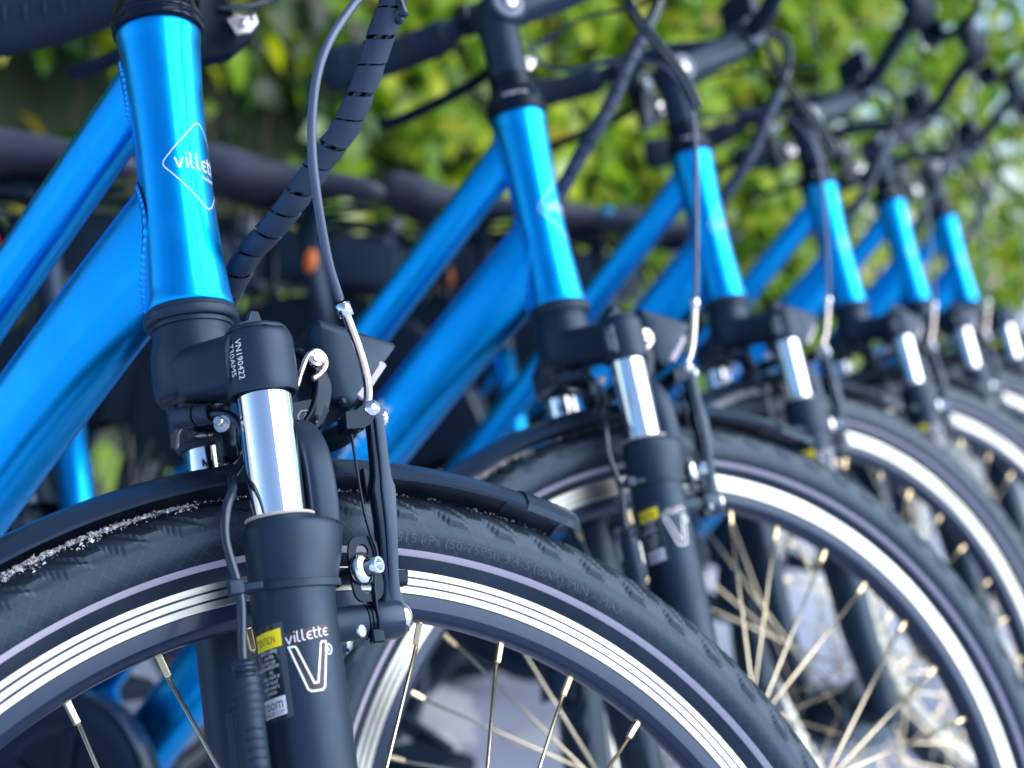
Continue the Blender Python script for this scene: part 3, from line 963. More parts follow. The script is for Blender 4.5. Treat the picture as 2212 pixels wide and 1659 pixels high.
for s in (-1, 1):
    leg = S(loft_leg(s), 'fork_leg', SATIN)
    mb = MB()
    lathe(mb, [(.0148, .3350), (.0176, .3352), (.0182, .3360), (.0181, .3370), (.0160, .3374), (.0146, .3374)], (EE+.0003, s*WW, 0), k=48)
    mb.build('wiper_seal', mat('seal', (.42, .38, .34), .5) if s < 0 else bpy.data.materials['seal'], leg)
    mb = MB(); lathe(mb, [(.0145, .30), (.0145, .41)], (EE, s*WW, 0), k=64)
    S(mb, 'stanchion', CHROME)
    if s < 0:
        RL = .0213
        def fm_leg(a, b, l, ph0=0.0, t0=0.0):
            r = RL+.0002+l; ph = ph0-a/r
            return (.0190-r*sin(ph), -WW-r*cos(ph), t0+b)
        # logo lettering
        mb = MB()
        bx = lambda a, b, l: fm_leg(a, b+.10*a, l, radians(4), .2712)
        ol = [(-.0120, -.0008), (.0112, -.0012), (.0120, .0010), (.0112, .0056), (.0040, .0066), (-.0050, .0062), (-.0124, .0044)]
        st, w_, W_ = logo_strokes('villette', .0033, .17, .30)
        sc = .0222/W_
        put_strokes(mb, [[(a*sc, b*1.05) for a, b in q] for q in st], w_*.92, bx, 0, lift=.00006)
        vf = lambda a, b, l: fm_leg(a, b, l, radians(3), .2430)
        vo = [(-.0105, .0255), (-.0075, .0255), (-.0068, .0248), (-.0002, .0068), (.0018, .0068), (.0058, .0254), (.0064, .0262), (.0088, .0262), (.0090, .0250), (.0050, .0042), (.0034, .0030), (-.0020, .0030), (-.0036, .0042)]
        V, F = ribbon(dense(vo, .0015, True), .0010, True)
        mb.add([vf(v[0], v[1], .00006) for v in V], F, 0, False)
        ci = [(.0102+.0021*cos(a), .0222+.0024*sin(a)) for a in np.linspace(0, 2*pi, 20)[:-1]]
        V, F = ribbon(ci, .0006, True)
        mb.add([vf(v[0], v[1], .00008) for v in V], F, 0, False)
        put_text(mb, 'R', .0036, vf, 0, 'CENTER', .0102, .0209, .00008)
        mb.build('logo_lettering', WHITE, leg)
        # plum outline patch under the logo
        mb = MB()
        put_rect(mb, -.0117, .0117, -.0008, .0056, bx, 0, .00001, 10, 2)
        vi = [(-.0100, .0250), (-.0080, .0250), (-.0004, .0058), (.0024, .0058), (.0066, .0256), (.0084, .0256), (.0044, .0042), (-.0030, .0040)]
        V, F = ribbon(dense([(-.0090, .0251), (-.0016, .0051), (.0030, .0051), (.0074, .0256)], .0015), .0028)
        mb.add([vf(v[0], v[1], .00002) for v in V], F, 0, False)
        mb.build('logo_backing', PLUM, leg)
        # warning label
        lf = lambda a, b, l: fm_leg(a, b+.10*a, l, radians(62), .2350)
        lab = MB(); hw_ = .0100
        put_rect(lab, -hw_, hw_, 0, .0455, lf, 1, 0, 14, 6)
        put_rect(lab, -hw_+.0004, hw_-.0030, .0006, .0449, lf, 0, .00002, 12, 6)
        rc = [(-hw_, 0), (hw_-.001, 0), (hw_, .001), (hw_, .0445), (hw_-.001, .0455), (-hw_, .0455)]
        V, F = ribbon(dense(rc, .0015, True), .0005, True)
        lab.add([lf(v[0], v[1], .00003) for v in V], F, 4, False)
        put_rect(lab, -hw_+.0006, hw_-.0014, .0344, .0430, lf, 2, .00004, 10, 2)
        put_text(lab, 'ATTENTION', .0054, lf, 0, 'RIGHT', hw_-.0048, .0367, .00006, .56)
        lines = ['before riding.', 'use this.', 'country use', 'race/Downhill/Dirt', 'ing', 's may result in', 'nal injury!', 'read owner\'s', 'website']
        for i, s_ in enumerate(lines):
            put_text(lab, s_, .0030, lf, 3, 'RIGHT', hw_-.0044-(0, .0022, .0018, 0, .0040, .0004, .0016, .0012, .0030)[i], .0322-i*.00245, .00006, .72)
        put_rect(lab, -hw_+.0006, hw_-.0030, .0018, .0108, lf, 3, .00004, 10, 2)
        put_text(lab, 'zoom', .0082, lf, 5, 'RIGHT', hw_-.0044, .0052, .00006, .80)
        put_text(lab, 'ZOOMCORP.COM', .0028, lf, 5, 'RIGHT', hw_-.0044, .0026, .00006, .78)
        lab.build('warning_label', [INK, CLEARFILM, YELLOW, WHITE, CLEARFILM, PLUM], leg)
# brace arch joining the lower legs in front of the tyre
mb = MB()
path = smooth_path([(.0395, -.0615, .322), (.0402, -.0645, .332), (.0408, -.0650, .345), (.0412, -.0615, .366), (.0412, -.0510, .381), (.0410, -.0330, .3905), (.041, 0, .3935), (.0410, .0330, .3905), (.0412, .0510, .381), (.0412, .0615, .366), (.0408, .0650, .345), (.0402, .0645, .332), (.0395, .0615, .322)], 6)
T, A_, B_ = frames(path, (1, 0, 0))
sweep(mb, path, superell(.0052, .0080, 3.0, 24), hint=(1, 0, 0))
path2 = path*1.0; path2[:, 0] -= .008; path2[:, 2] -= .0015; path2[:, 1] *= .90
sweep(mb, path2, superell(.0030, .008, 2.6, 20), hint=(1, 0, 0))
S(mb, 'fork_brace', SATIN)
# bolt at the inner side of the stanchion (mudguard mount)
mb = MB(); lathe(mb, [(.0028, .000), (.0028, .0055), (.0022, .0062), (0, .0062)], (-.004, -.052, .3905), (-.6, -.8, .1), 12)
lathe(mb, [(0, 0), (.0046, 0), (.0046, .0012), (0, .0012)], (-.0035, -.0515, .3903), (-.6, -.8, .1), 16)
S(mb, 'mounting_bolt', STEEL, auto=35)

# ---- V-brake, both sides
def mirror(mbx):
    m2 = MB()
    for v in mbx.v:
        w = v.copy(); w[:, 1] *= -1; m2.v.append(w)
    m2.f = [f[::-1] for f in mbx.f]; m2.mi = mbx.mi[:]; m2.sm = mbx.sm[:]; m2.n = mbx.n
    return m2
PV = np.array([0, -.048, .2795])
def brake_parts():
    D = {}
    mb = MB()   # boss cast on the leg
    lathe(mb, [(.0095, .030), (.0092, .052), (.0090, .0600), (.0084, .0604), (.0078, .0606)], PV, (1, 0, 0), 32)
    D['brake_boss'] = (mb, SATIN, 45)
    mb = MB()   # arm: swept bar rising from the pivot
    path = smooth_path([(.0752, PV[1]-.001, .272), (.0752, PV[1]-.003, .290), (.0760, PV[1]-.006, .310), (.0772, PV[1]-.0075, .330), (.0788, PV[1]-.006, .352), (.0812, PV[1]-.002, .372), (.0828, PV[1]+.000, .3965)], 8)
    n = len(path); secs = []
    for i in range(n):
        q = i/(n-1)
        hx = np.interp(q, [0, .12, .22, .30, .50, .60, .64, .68, .80, 1], [.0080, .0072, .0044, .0046, .0054, .0062, .0066, .0050, .0044, .0044])
        hy = np.interp(q, [0, .15, .3, .6, 1], [.0065, .0055, .0042, .0040, .0032])
        secs.append(rrect(2*hx, 2*hy, min(hx, hy)*.35, 3))
    pth = path.copy(); pth[:, 1] += .0012
    sweep(mb, pth, secs, hint=(0, 1, 0))
    D['arm_web'] = (mb, GLOSS, 40)
    mb = MB(); pth = path.copy(); pth[:, 1] -= .0018
    hx_ = np.array([abs(q[:, 0]).max() if abs(q[:, 0]).max() > abs(q[:, 1]).max() else abs(q[:, 1]).max() for q in secs])
    pth[:, 0] += hx_*.36
    sweep(mb, pth, [rrect(2*h*.66, .0050, .0010, 2) for h in hx_], hint=(0, 1, 0))
    mbk = MB()
    lathe(mb, [(.0080, .0640), (.0108, .0646), (.0112, .0665), (.0112, .0775), (.0102, .0800), (.0085, .0808), (.0050, .0810)], PV, (1, 0, 0), 36)
    # notch tooth halfway up
    D['brake_arm'] = (mb, ARM, 40)
    D['arm_base'] = (mbk, ARM, 40)
    mb = MB()
    prism(mb, [(-.0075, -.006), (.004, -.002), (.004, .006), (-.0055, .009), (-.0075, .012), (-.0092, .012), (-.0092, -.002)], (.0800, PV[1]-.0035, .3500), (1, 0, 0), (0, 0, 1), (0, 1, 0), .007, bev=.0007)
    D['arm_notch'] = (mb, GLOSS, None)
    mb = MB()   # return-spring clamp and wire
    for x0 in (.0612, .0632, .0652):
        lathe(mb, [(.0078, x0-.0008), (.0094, x0-.0006), (.0094, x0+.0006), (.0078, x0+.0008)], PV, (1, 0, 0), 32)
    bbox(mb, PV+(.0640, -.006, -.0085), (.007, .006, .008), .001)
    tube(mb, smooth_path([PV+(.0650, -.0085, .004), PV+(.0655, -.0095, .020), PV+(.0690, -.0095, .034), PV+(.0668, -.0095, .046), PV+(.0650, -.0095, .062), PV+(.0645, -.009, .100)], 8), .0008, 8)
    D['return_spring'] = (mb, GLOSS, 40)
    mb = MB()   # pad carrier plate with slot
    o_ = np.array([.0628, -.0525, .3065]); k = 28; V = []; F = []
    an = np.linspace(0, 2*pi, k, endpoint=False)
    outr = superell(.0088, .0175, 3.6, k); inn = [(max(-.0034, min(.0034, .0034*cos(a)*1.3)), .0135*np.sign(sin(a))*abs(sin(a))**.6) for a in an]
    for z in (0, -.0028):
        for p in outr: V.append(o_+(p[0], z, p[1]))
        for p in inn: V.append(o_+(p[0]-.0008, z, p[1]))
    for j in range(k):
        j2 = (j+1) % k
        F += [(j, j2, k+j2, k+j), (2*k+j, 3*k+j, 3*k+j2, 2*k+j2), (j, 2*k+j, 2*k+j2, j2), (k+j, k+j2, 3*k+j2, 3*k+j)]
    mb.add(V, F, 0, False)
    D['pad_carrier'] = (mb, GLOSS, None)
    mb = MB()
    lathe(mb, [(0.0085, 0), (.0090, .0012), (.0090, .0030), (.0078, .0048), (.0052, .0056), (.0050, .0062), (.0050, .0120), (.0044, .0128), (.0030, .0128), (.0028, .0098), (0, .0098)], (.0600, -.0535, .3065), (.55, -.83, 0.02), 24)
    D['pad_bolt'] = (mb, CHROME, 40)
    mb = MB()   # brake shoe against the rim
    secs = [rrect(.008, .010, .002)]*2
    sp = [np.array([OFF+.3100*sin(a), -.0185, .3100*cos(a)]) for a in np.linspace(radians(-2), radians(11.5), 9)]
    sweep(mb, sp, rrect(.0085, .0110, .002), hint=(0, 1, 0))
    tube(mb, [(.0600, -.0535, .3065), (.0600, -.020, .3075)], .004, 12)
    D['brake_shoe'] = (mb, RUBBER, 40)
    mb = MB()
    ball(mb, PV+(.0815, 0, 0), .0078, sc=(.75, 1, 1), k=20)
    D['pivot_bolt'] = (mb, CHROME, None)
    mb = MB()
    lathe(mb, [(.0012, .0668), (.0030, .0668), (.0030, .0680), (0, .0680)], PV+(0, 0, -.0098), (.55, -.83, 0), 12)
    D['spring_screw'] = (mb, STEEL, 40)
    return D
BP = brake_parts()
for nm, (mbx, mt_, au) in BP.items():
    S(mbx, nm, mt_, auto=au)
    S(mirror(mbx), nm, mt_, auto=au)
# link, noodle, boot (only between the two arm tips)
mb = MB()
prism(mb, [(-.0110, -.0065), (-.0105, .0035), (-.0040, .0042), (.0030, .0088), (.0062, .0078), (.0072, .0020), (.0040, -.0040), (-.0010, -.0066)], (.0735, -.0570, .3892), (1, 0, 0), (0, 0, 1), (0, 1, 0), .0022, bev=.0005)
prism(mb, [(-.0110, -.0065), (-.0105, .0035), (-.0040, .0042), (.0030, .0088), (.0062, .0078), (.0072, .0020), (.0040, -.0040), (-.0010, -.0066)], (.0735, -.0440, .3892), (1, 0, 0), (0, 0, 1), (0, 1, 0), .0022, bev=.0005)
bbox(mb, (.0640, -.0490, .3875), (.0015, .0140, .0090), .0005)
lk = S(mb, 'cable_link', GLOSS)
mb = MB(); lathe(mb, [(.0006, .0012), (.0024, .0012), (.0026, 0), (.0044, -.0002), (.0044, -.0040)], (.0790, -.0578, .3940), (.1, -1, 0), 18)
mb.build('link_rivet', CHROME, lk)
mb = MB(); lathe(mb, [(0, .0024), (.0030, .0022), (.0052, .0008), (.0056, -.0010), (.0050, -.0018)], (.0880, -.0480, .3900), (1, 0, 0), 20)
S(mb, 'pinch_bolt', CHROME)
mb = MB()
P = smooth_path([(.0683, -.0618, .4520), (.0725, -.0590, .4400), (.0772, -.0552, .4260), (.0802, -.0520, .4130), (.0802, -.0498, .4020), (.0770, -.0480, .3930), (.0730, -.0450, .3885), (.0720, -.0380, .3870)], 8)
tube(mb, P, .0026, 16)
nd = S(mb, 'brake_noodle', COPPER)
mb = MB(); d_ = P[3]-P[0]; tube(mb, [P[0]-d_*.25, P[0]-d_*.22, P[0]+d_*1.35, P[0]+d_*1.4], [.0036, .0043, .0043, .0036], 20)
tube(mb, [P[0]-d_*.30, P[0]-d_*.2], .0028, 12)
mb.build('noodle_ferrule', CHROME, nd)
mb = MB()
bp_ = smooth_path([(.0715, -.0385, .3868), (.0690, -.0290, .3862), (.0670, -.0180, .3865), (.067, -.008, .3868), (.069, .010, .387), (.075, .040, .388)], 8)
n = len(bp_); rr_ = [(.0062-.0018*abs(2*i/24-1)**2+.0006*(i % 2) if i < 25 else .0012) for i in range(n)]
tube(mb, bp_, rr_, 16)
S(mb, 'rubber_boot', RUBBER)

# ---- brake cable up to the lever
mb = MB()
P = smooth_path([(.0670, -.0622, .4550), (.0587, -.0742, .4744), (.0512, -.0907, .5052), (.0485, -.1020, .5321), (.0518, -.1100, .5601), (.0605, -.1140, .5827), (.0779, -.1150, .6070), (.100, -.116, .632), (.125, -.110, .67), (.145, -.10, .72), (.140, -.105, .77), (.122, -.13, .800)], 8)
tube(mb, P, .0026, 14)
S(mb, 'brake_cable', CABLE)
# the cables of the other bicycles hang straight up and cross over to the left lever
mb = MB()
P = smooth_path([(.0968, -.0620, .4490), (.1077, -.0620, .4869), (.1239, -.0600, .5429), (.1400, -.0550, .5934), (.1525, -.0450, .6413), (.1551, -.0250, .6818), (.1471, -.0050, .7040), (.1292, .0200, .7192), (.1016, .0600, .7299), (.100, .105, .760), (.108, .135, .800)], 8)
tube(mb, P, .0022, 12)
ALT_CABLE = mb.build('brake_cable', CABLE, None)
ALT_CABLE_MESH = ALT_CABLE.data
bpy.data.objects.remove(ALT_CABLE)
# ---- bundle in spiral wrap, from the bars down behind the head tube
def cable_bundle(pts, first, rw):
    BP_ = smooth_path(pts, 10)
    def arclen(P): return np.concatenate([[0], np.cumsum(np.linalg.norm(np.diff(P, axis=0), axis=1))])
    SL = arclen(BP_); TT_, AA_, BB_ = frames(BP_, (1, 0, 0))
    def at_(s):
        s = min(max(s, 0), SL[-1])
        return [np.array([np.interp(s, SL, q[:, c]) for c in range(3)]) for q in (BP_, AA_, BB_, TT_)]
    mb = MB(); pitch = .0168; wid = .0148; nphi = 16
    turns = SL[-1]*.66/pitch; V = []; F = []
    N_ = int(turns*nphi)
    r3 = np.random.default_rng(3)
    for i in range(N_+1):
        ph = 2*pi*i/nphi
        fl = .0006*sin(i*.37)+.0004*sin(i*.11+1)
        for v_, ro in ((0, 0), (.5, .0003), (1, 0), (1, -.0010), (.5, -.0010), (0, -.0010)):
            w_ = wid*(1+.06*sin(i*.21))
            s = pitch*i/nphi+v_*w_
            p, a, b, t = at_(s)
            rad = rw+ro+(fl if v_ in (0, 1) else 0)
            V.append(p+(a*cos(ph)+b*sin(ph))*rad)
    for i in range(N_):
        for j in range(6):
            j2 = (j+1) % 6; F.append((i*6+j, i*6+j2, (i+1)*6+j2, (i+1)*6+j))
    mb.add(V, F)
    if first: wr = S(mb, 'spiral_cable_wrap', WRAP, auto=40)
    else: wr = mb.build('spiral_cable_wrap', WRAP, None, auto=40)
    mb = MB()
    for k in range(3):
        P = []
        for s in np.linspace(0, SL[-1], 50):
            p, a, b, t = at_(s); an = 2*pi*k/3+s*6
            P.append(p+(a*cos(an)+b*sin(an))*.0036)
        tube(mb, P, .0026, 10)
    mb.build('bundled_cable', CABLEB, wr)
    return wr, at_, SL
wr, at_, SL = cable_bundle([(.0300, .0460, .488), (.0355, .0240, .4995), (.0416, .0064, .5105), (.0539, -.0148, .5211), (.0659, -.0369, .5352), (.0744, -.0505, .5468), (.0839, -.0646, .5579), (.0924, -.0803, .5767), (.0984, -.0948, .5957), (.1056, -.1104, .6167), (.1114, -.1226, .6351), (.125, -.125, .67), (.135, -.11, .72), (.13, -.08, .77)], True, .0078)
w2, _a, _s = cable_bundle([(.010, .050, .520), (.0300, .0430, .562), (.0375, .0350, .5808), (.0493, .0220, .5976), (.0629, .0080, .6185), (.0754, -.0050, .6352), (.0931, -.0150, .6602), (.1065, -.0250, .6854), (.1275, -.0300, .7137), (.1536, -.0350, .7523), (.165, -.030, .79), (.14, -.02, .81)], False, .0068)
ALT_WRAP, ALT_CORE = w2.data, w2.children[0].data
bpy.data.objects.remove(w2.children[0]); bpy.data.objects.remove(w2)
# two bare cables that leave the wrap near the top
mb = MB()
for k, dx_ in enumerate((-.003, .004)):
    p0 = at_(SL[-1]*.58)[0]
    tube(mb, smooth_path([p0+(0, dx_, -.02), p0+(-.004, dx_+.004, .01), p0+(-.016, dx_+.012, .045), p0+(-.022, dx_+.03, .09), p0+(0, .06, .15)], 6), .0024, 10)
S(mb, 'loose_cable', CABLEB)

# ---- dynamo cable down the right leg with its plug, tie, and the wrap under the crown
mb = MB()
P = smooth_path([(-.010, .030, .400), (-.014, .000, .4035), (-.006, -.020, .4035), (.006, -.036, .3985), (.012, -.040, .380), (-.001, -.048, .362), (-.0060, -.064, .353), (-.0135, -.074, .340), (-.0160, -.076, .3247), (-.0135, -.077, .3060), (-.0120, -.076, .2932), (-.0135, -.075, .2750), (-.0142, -.075, .2639), (-.0142, -.075, .24)], 8)
tube(mb, P, .0025, 14)
S(mb, 'dynamo_cable', CABLEB)
mb = MB()
P = [(-.0142, -.0755, t) for t in np.linspace(.266, .190, 77)]
def plug_r(t):
    if t > .2575: return .0052+.0009*(int((.266-t)/.0017) % 2)
    if t > .240: return .0072+.0005*(int((.2575-t)/.002) % 2)
    return .0074 if t > .2385 else .0070
rr_ = [plug_r(p[2]) for p in P]; rr_[0] = .0035
tube(mb, P, rr_, 24)
pg = S(mb, 'cable_plug', PLAST, auto=40)
mb = MB()
for i in range(8):
    tube(mb, smooth_path([(-.0180, -.0810, .232-i*.0045), (-.0142, -.0826, .2328-i*.0045), (-.0104, -.0810, .232-i*.0045)], 3), .0007, 6)
mb.build('grip_rib', PLAST, pg)
mb = MB()   # cable tie round the leg
k = 60; V = []; F = []
for j in range(k):
    a = 2*pi*j/k
    cx_, cy_ = .0205, -WW
    rx_, ry_ = .0236, .0219
    x, y = cx_+rx_*cos(a), cy_+ry_*sin(a)
    tz = .3005+.0016*cos(a-2.2)-.002*sin(a)*0
    if -pi < (a-pi*1.18) < .0 and False: pass
    V += [(x, y, tz-.0021), (x+.0007*cos(a), y+.0007*sin(a), tz-.0018), (x+.0007*cos(a), y+.0007*sin(a), tz+.0018), (x, y, tz+.0021)]
for j in range(k):
    j2 = (j+1) % k
    for q in range(3): F.append((j*4+q, j2*4+q, j2*4+q+1, j*4+q+1))
mb.add(V, F)
bbox(mb, (-.0150, -.0800, .3005), (.0075, .0060, .0075), .0008)
bbox(mb, (-.0080, -.0785, .3005), (.014, .0014, .0036), .0004, ax=((.97, -.24, 0), (.24, .97, 0), (0, 0, 1)))
S(mb, 'cable_tie', PLAST, auto=30)
mb = MB()   # second plug moulding on the inner side of the leg
bbox(mb, (-.012, -.052, .222), (.012, .016, .046), .002)
S(mb, 'connector_block', PLAST)
mb = MB()   # small wrap round the lamp cable below the crown
P0, P1 = np.array([-.018, -.010, .4052]), np.array([-.003, -.024, .4040])
d_ = P1-P0
for a_, b_ in ((0, .55), (.60, 1.0)):
    lathe(mb, [(.0052, a_*.022), (.0058, a_*.022+.0006), (.0058, b_*.022-.0006), (.0052, b_*.022), (.0046, b_*.022), (.0046, a_*.022)], P0, d_, 28)
S(mb, 'lamp_cable_sleeve', WRAP, auto=40)
# reflective black clutter under the crown: mudguard bridge block with bolt
mb = MB()
lathe(mb, [(0, .3985), (.007, .3988), (.0095, .401), (.0150, .4100), (.0165, .4150), (.0155, .4185)], (.001, 0, 0), (0, 0, 1), 28)
bbox(mb, (.012, 0, .3925), (.010, .016, .022), .002)
S(mb, 'mudguard_bridge', GLOSS, auto=45)

# ---- headlamp on its bracket
mb = MB()
P = smooth_path([(.024, 0, .425), (.040, -.004, .432), (.052, -.012, .440), (.060, -.020, .436), (.064, -.024, .420), (.060, -.024, .404), (.052, -.024, .392)], 6)
sweep(mb, P, rrect(.0055, .012, .0015), hint=(0, 1, 0))
S(mb, 'lamp_bracket', GLOSS, auto=40)
def lamp_loft():
    mb = MB()
    # side profile stations: (x top, t top, x bottom, t bottom, half width)
    st_ = [(.0600, .4430, .0600, .4220, .012), (.0640, .4560, .0655, .4090, .022), (.0680, .4590, .0685, .4065, .0250), (.0820, .4540, .0720, .4045, .0262), (.0970, .4485, .0750, .4030, .0268), (.1125, .4430, .0775, .4020, .0266), (.1140, .4415, .0785, .4030, .0258)]
    V = []; k = 24
    for xt, tt_, xb, tb, hw_ in st_:
        c = np.array([(xt+xb)/2, 0, (tt_+tb)/2]); e = np.array([(xt-xb)/2, 0, (tt_-tb)/2])
        for s in superell(1, 1, 7.0, k): V.append(c+e*s[1]+np.array([0, hw_*s[0], 0]))
    F = []
    for i in range(len(st_)-1):
        for j in range(k):
            j2 = (j+1) % k; F.append((i*k+j, i*k+j2, (i+1)*k+j2, (i+1)*k+j))
    F.append(tuple(range(k))[::-1])
    mb.add(V, F)
    # lens, recessed
    c = np.array([.0955, 0, .4215]); e = np.array([.0150, 0, .0172])
    V = [c+e*s[1]+np.array([0, .0215*s[0], 0]) for s in superell(1, 1, 3.4, k)]
    return mb, V, k
mb, LV, k = lamp_loft()
lamp = S(mb, 'headlamp', SATIN, auto=35)
mb = MB(); n_ = np.array([.036, 0, -.031]); n_ /= np.linalg.norm(n_)
LV2 = [np.array(v)*1 + n_*.0012 for v in LV]
cc_ = sum(LV2)/len(LV2)+n_*.003
mb.add(LV2+[cc_], [(j, (j+1) % k, k) for j in range(k)])
mb.build('lamp_lens', LENS, lamp)
mb = MB()   # lens rim that shows from the side
bbox(mb, (.0935, -.0250, .4190), (.0055, .003, .028), .001, ax=((.76, 0, -.65), (0, 1, 0), (.65, 0, .76)))
mb.build('lens_edge', LENS, lamp)
mb = MB(); lathe(mb, [(0, .002), (.0028, .0018), (.0034, 0)], (.0745, -.0238, .4075), (0, -1, 0), 12)
mb.build('screw', GLOSS, lamp)
# hook spring and bolt between crown and lamp
mb = MB()
P = smooth_path([(.0470, -.030, .4160), (.0500, -.032, .4240), (.0545, -.033, .4320), (.0600, -.033, .4350), (.0640, -.033, .4315), (.0640, -.033, .4260), (.0600, -.033, .4215), (.0560, -.033, .4190)], 8)
tube(mb, P, .0018, 12)
lathe(mb, [(0, .0045), (.0022, .0044), (.0024, .0030), (.0042, .0026), (.0046, .0010), (.0046, 0)], (.0590, -.0325, .4300), (0, -1, 0), 18)
S(mb, 'hook_bolt', COPPER, auto=40)
mb = MB(); 
prism(mb, [(.034, .392), (.058, .392), (.066, .402), (.060, .410), (.045, .408), (.036, .402)], (0, -.026, 0), (1, 0, 0), (0, 0, 1), (0, 1, 0), .010, bev=.001)
lb = S(mb, 'bracket_foot', GLOSS)
mb = MB()
fmA = lambda a, b, l: (.052+a, -.0263-l, .3985+b)
V, F = ribbon([(-.0050, -.0030), (.0050, -.0030), (.0056, .0010), (.0035, .0040), (-.0030, .0040), (-.0055, .0010)], .0007, True)
mb.add([fmA(v[0], v[1], 0) for v in V], F, 0, False)
put_text(mb, 'A', .0066, fmA, 0, 'CENTER', -.0005, -.0020, .00002, 1.4)
mb.build('mark', GREYTXT, lb)

# ---- stem and handlebar
mb = MB()
lathe(mb, [(.0172, T2+.030), (.0182, T2+.036), (.0190, T2+.040), (.0190, T2+.043), (.0178, T2+.044), (.0178, .742), (.0170, .752), (.0120, .762), (0, .764)], (0, 0, 0), (0, 0, 1), 32)
lathe(mb, [(0, -.021), (.017, -.021), (.020, -.018), (.020, .018), (.017, .021), (0, .021)], (.004, 0, .752), (0, 1, 0), 32)
sweep(mb, smooth_path([(.004, 0, .752), (.045, 0, .768), (.090, 0, .785), (.122, 0, .803)], 5), superell(.0165, .0190, 3, 28), hint=(0, 1, 0))
lathe(mb, [(0, -.024), (.018, -.024), (.020, -.022), (.020, .022), (.018, .024), (0, .024)], (.125, 0, .806), (0, 1, 0), 28)
stem = S(mb, 'stem', SATIN, auto=45)
mb = MB()
lathe(mb, [(0, .0032), (.0070, .0030), (.0078, .0018), (.0078, 0)], (.004, -.0212, .752), (0, -1, 0), 24)
mb.build('stem_bolt', STEEL, stem)
mb = MB(); lathe(mb, [(.0098, .0005), (.0135, .0009), (.0145, 0)], (.004, -.0212, .752), (0, -1, 0), 28)
mb.build('bolt_ring', GREYTXT, stem)
bar = smooth_path([(.127, 0, .808), (.122, .05, .816), (.105, .11, .836), (.082, .16, .840), (.045, .215, .830), (-.005, .255, .824), (-.062, .287, .824)], 8)
mirror_y = bar*np.array([1, -1, 1])
tilt = lambda P: np.asarray(P, float)+np.asarray(P, float)[..., 1:2]*np.array([0, 0, .07])
mb = MB(); tube(mb, tilt(np.vstack([mirror_y[::-1], bar[1:]])), .0113, 20)
hb = S(mb, 'handlebar', SATIN)
for sg in (-1, 1):
    i0 = int(len(bar)*.62)
    gp = tilt(bar[i0:]*np.array([1, sg, 1])); n = len(gp)
    secs = []
    for i in range(n):
        q = i/(n-1); w1 = np.interp(q, [0, .05, .4, .75, .95, 1], [.0150, .0175, .0180, .0235, .0260, .0150]); w2 = np.interp(q, [0, .05, .9, 1], [.0150, .0165, .0150, .008])
        secs.append(superell(w2, w1, 2.3, 24))
    mb = MB(); sweep(mb, gp, secs, hint=(0, 0, 1))
    gr = mb.build('grip', RUBBER, hb)
    mb = MB()
    for i in range(1, n-2, 2):
        t = gp[i+1]-gp[i]; tube(mb, [gp[i]-t*.14, gp[i]+t*.14], [.0172, .0172], 16)
    gr2 = mb.build('grip_ridge', RUBBER, hb)
    # lever body and blade under the bar
    c = tilt(bar[int(len(bar)*.56)]*np.array([1, sg, 1]))
    mb = MB()
    lathe(mb, [(.0118, -.010), (.0150, -.009), (.0150, .009), (.0118, .010)], c, (-.4, sg*.9, 0), 24)
    prism(mb, [(-.012, .004), (.014, .008), (.024, -.006), (.018, -.024), (.002, -.030), (-.010, -.020)], c+np.array([.010, -.006 if sg > 0 else -.006, -.018]), (.35, sg*.93, 0), (0, 0, 1), (.93, -sg*.35, 0), .014, bev=.002)
    P = smooth_path([c+(.024, sg*-.010, -.030), c+(.034, sg*.030, -.038), c+(.010, sg*.085, -.042), c+(-.040, sg*.135, -.050), c+(-.058, sg*.150, -.048)], 6)
    sweep(mb, P, rrect(.006, .013, .002), hint=(0, 0, 1))
    lv = S(mb, 'brake_lever', GLOSS, auto=40)
    mb = MB()
    lathe(mb, [(0, .006), (.004, .006), (.005, .004), (.005, 0)], c+(.030, sg*-.012, -.020), (.6, -.6, -.4), 12)
    P = smooth_path([c+(.022, sg*-.016, -.008), c+(.030, sg*-.026, -.014), c+(.030, sg*-.030, -.028), c+(.026, sg*-.018, -.036)], 5)
    sweep(mb, P, rrect(.004, .009, .001), hint=(0, 0, 1))
    mb.build('lever_pivot', STEEL, lv)
# bracket and bright link plate of the left lever, hanging under the bar
mb = MB()
prism(mb, [(.0717, .812), (.094, .7960), (.0999, .7794), (.1103, .7727), (.0919, .7559), (.0675, .7488)], (0, .142, 0), (1, 0, 0), (0, 0, 1), (0, 1, 0), .016, bev=.0015)
lbk = mb.build('lever_bracket', GLOSS, hb)
mb = MB()
prism(mb, [(.0892, .7803), (.0953, .7847), (.1039, .7836), (.1114, .787), (.1124, .7786), (.1058, .7704), (.095, .7675)], (0, .1365, 0), (1, 0, 0), (0, 0, 1), (0, 1, 0), .005, bev=.0012)
lathe(mb, [(0, .003), (.0032, .0028), (.0038, .001), (.0038, 0)], (.1005, .1365, .777), (0, -1, 0), 14)
lathe(mb, [(0, .0025), (.0022, .0022), (.0026, .001), (.0026, 0)], (.1085, .1365, .7825), (0, -1, 0), 12)
mb.build('link_plate', STEEL, hb)
mb = MB(); tube(mb, smooth_path([(.0837, .139, .7894), (.1013, .138, .791), (.1311, .136, .8017), (.150, .120, .815)], 5), .0020, 8)
mb.build('lever_cable', CABLEB, hb)
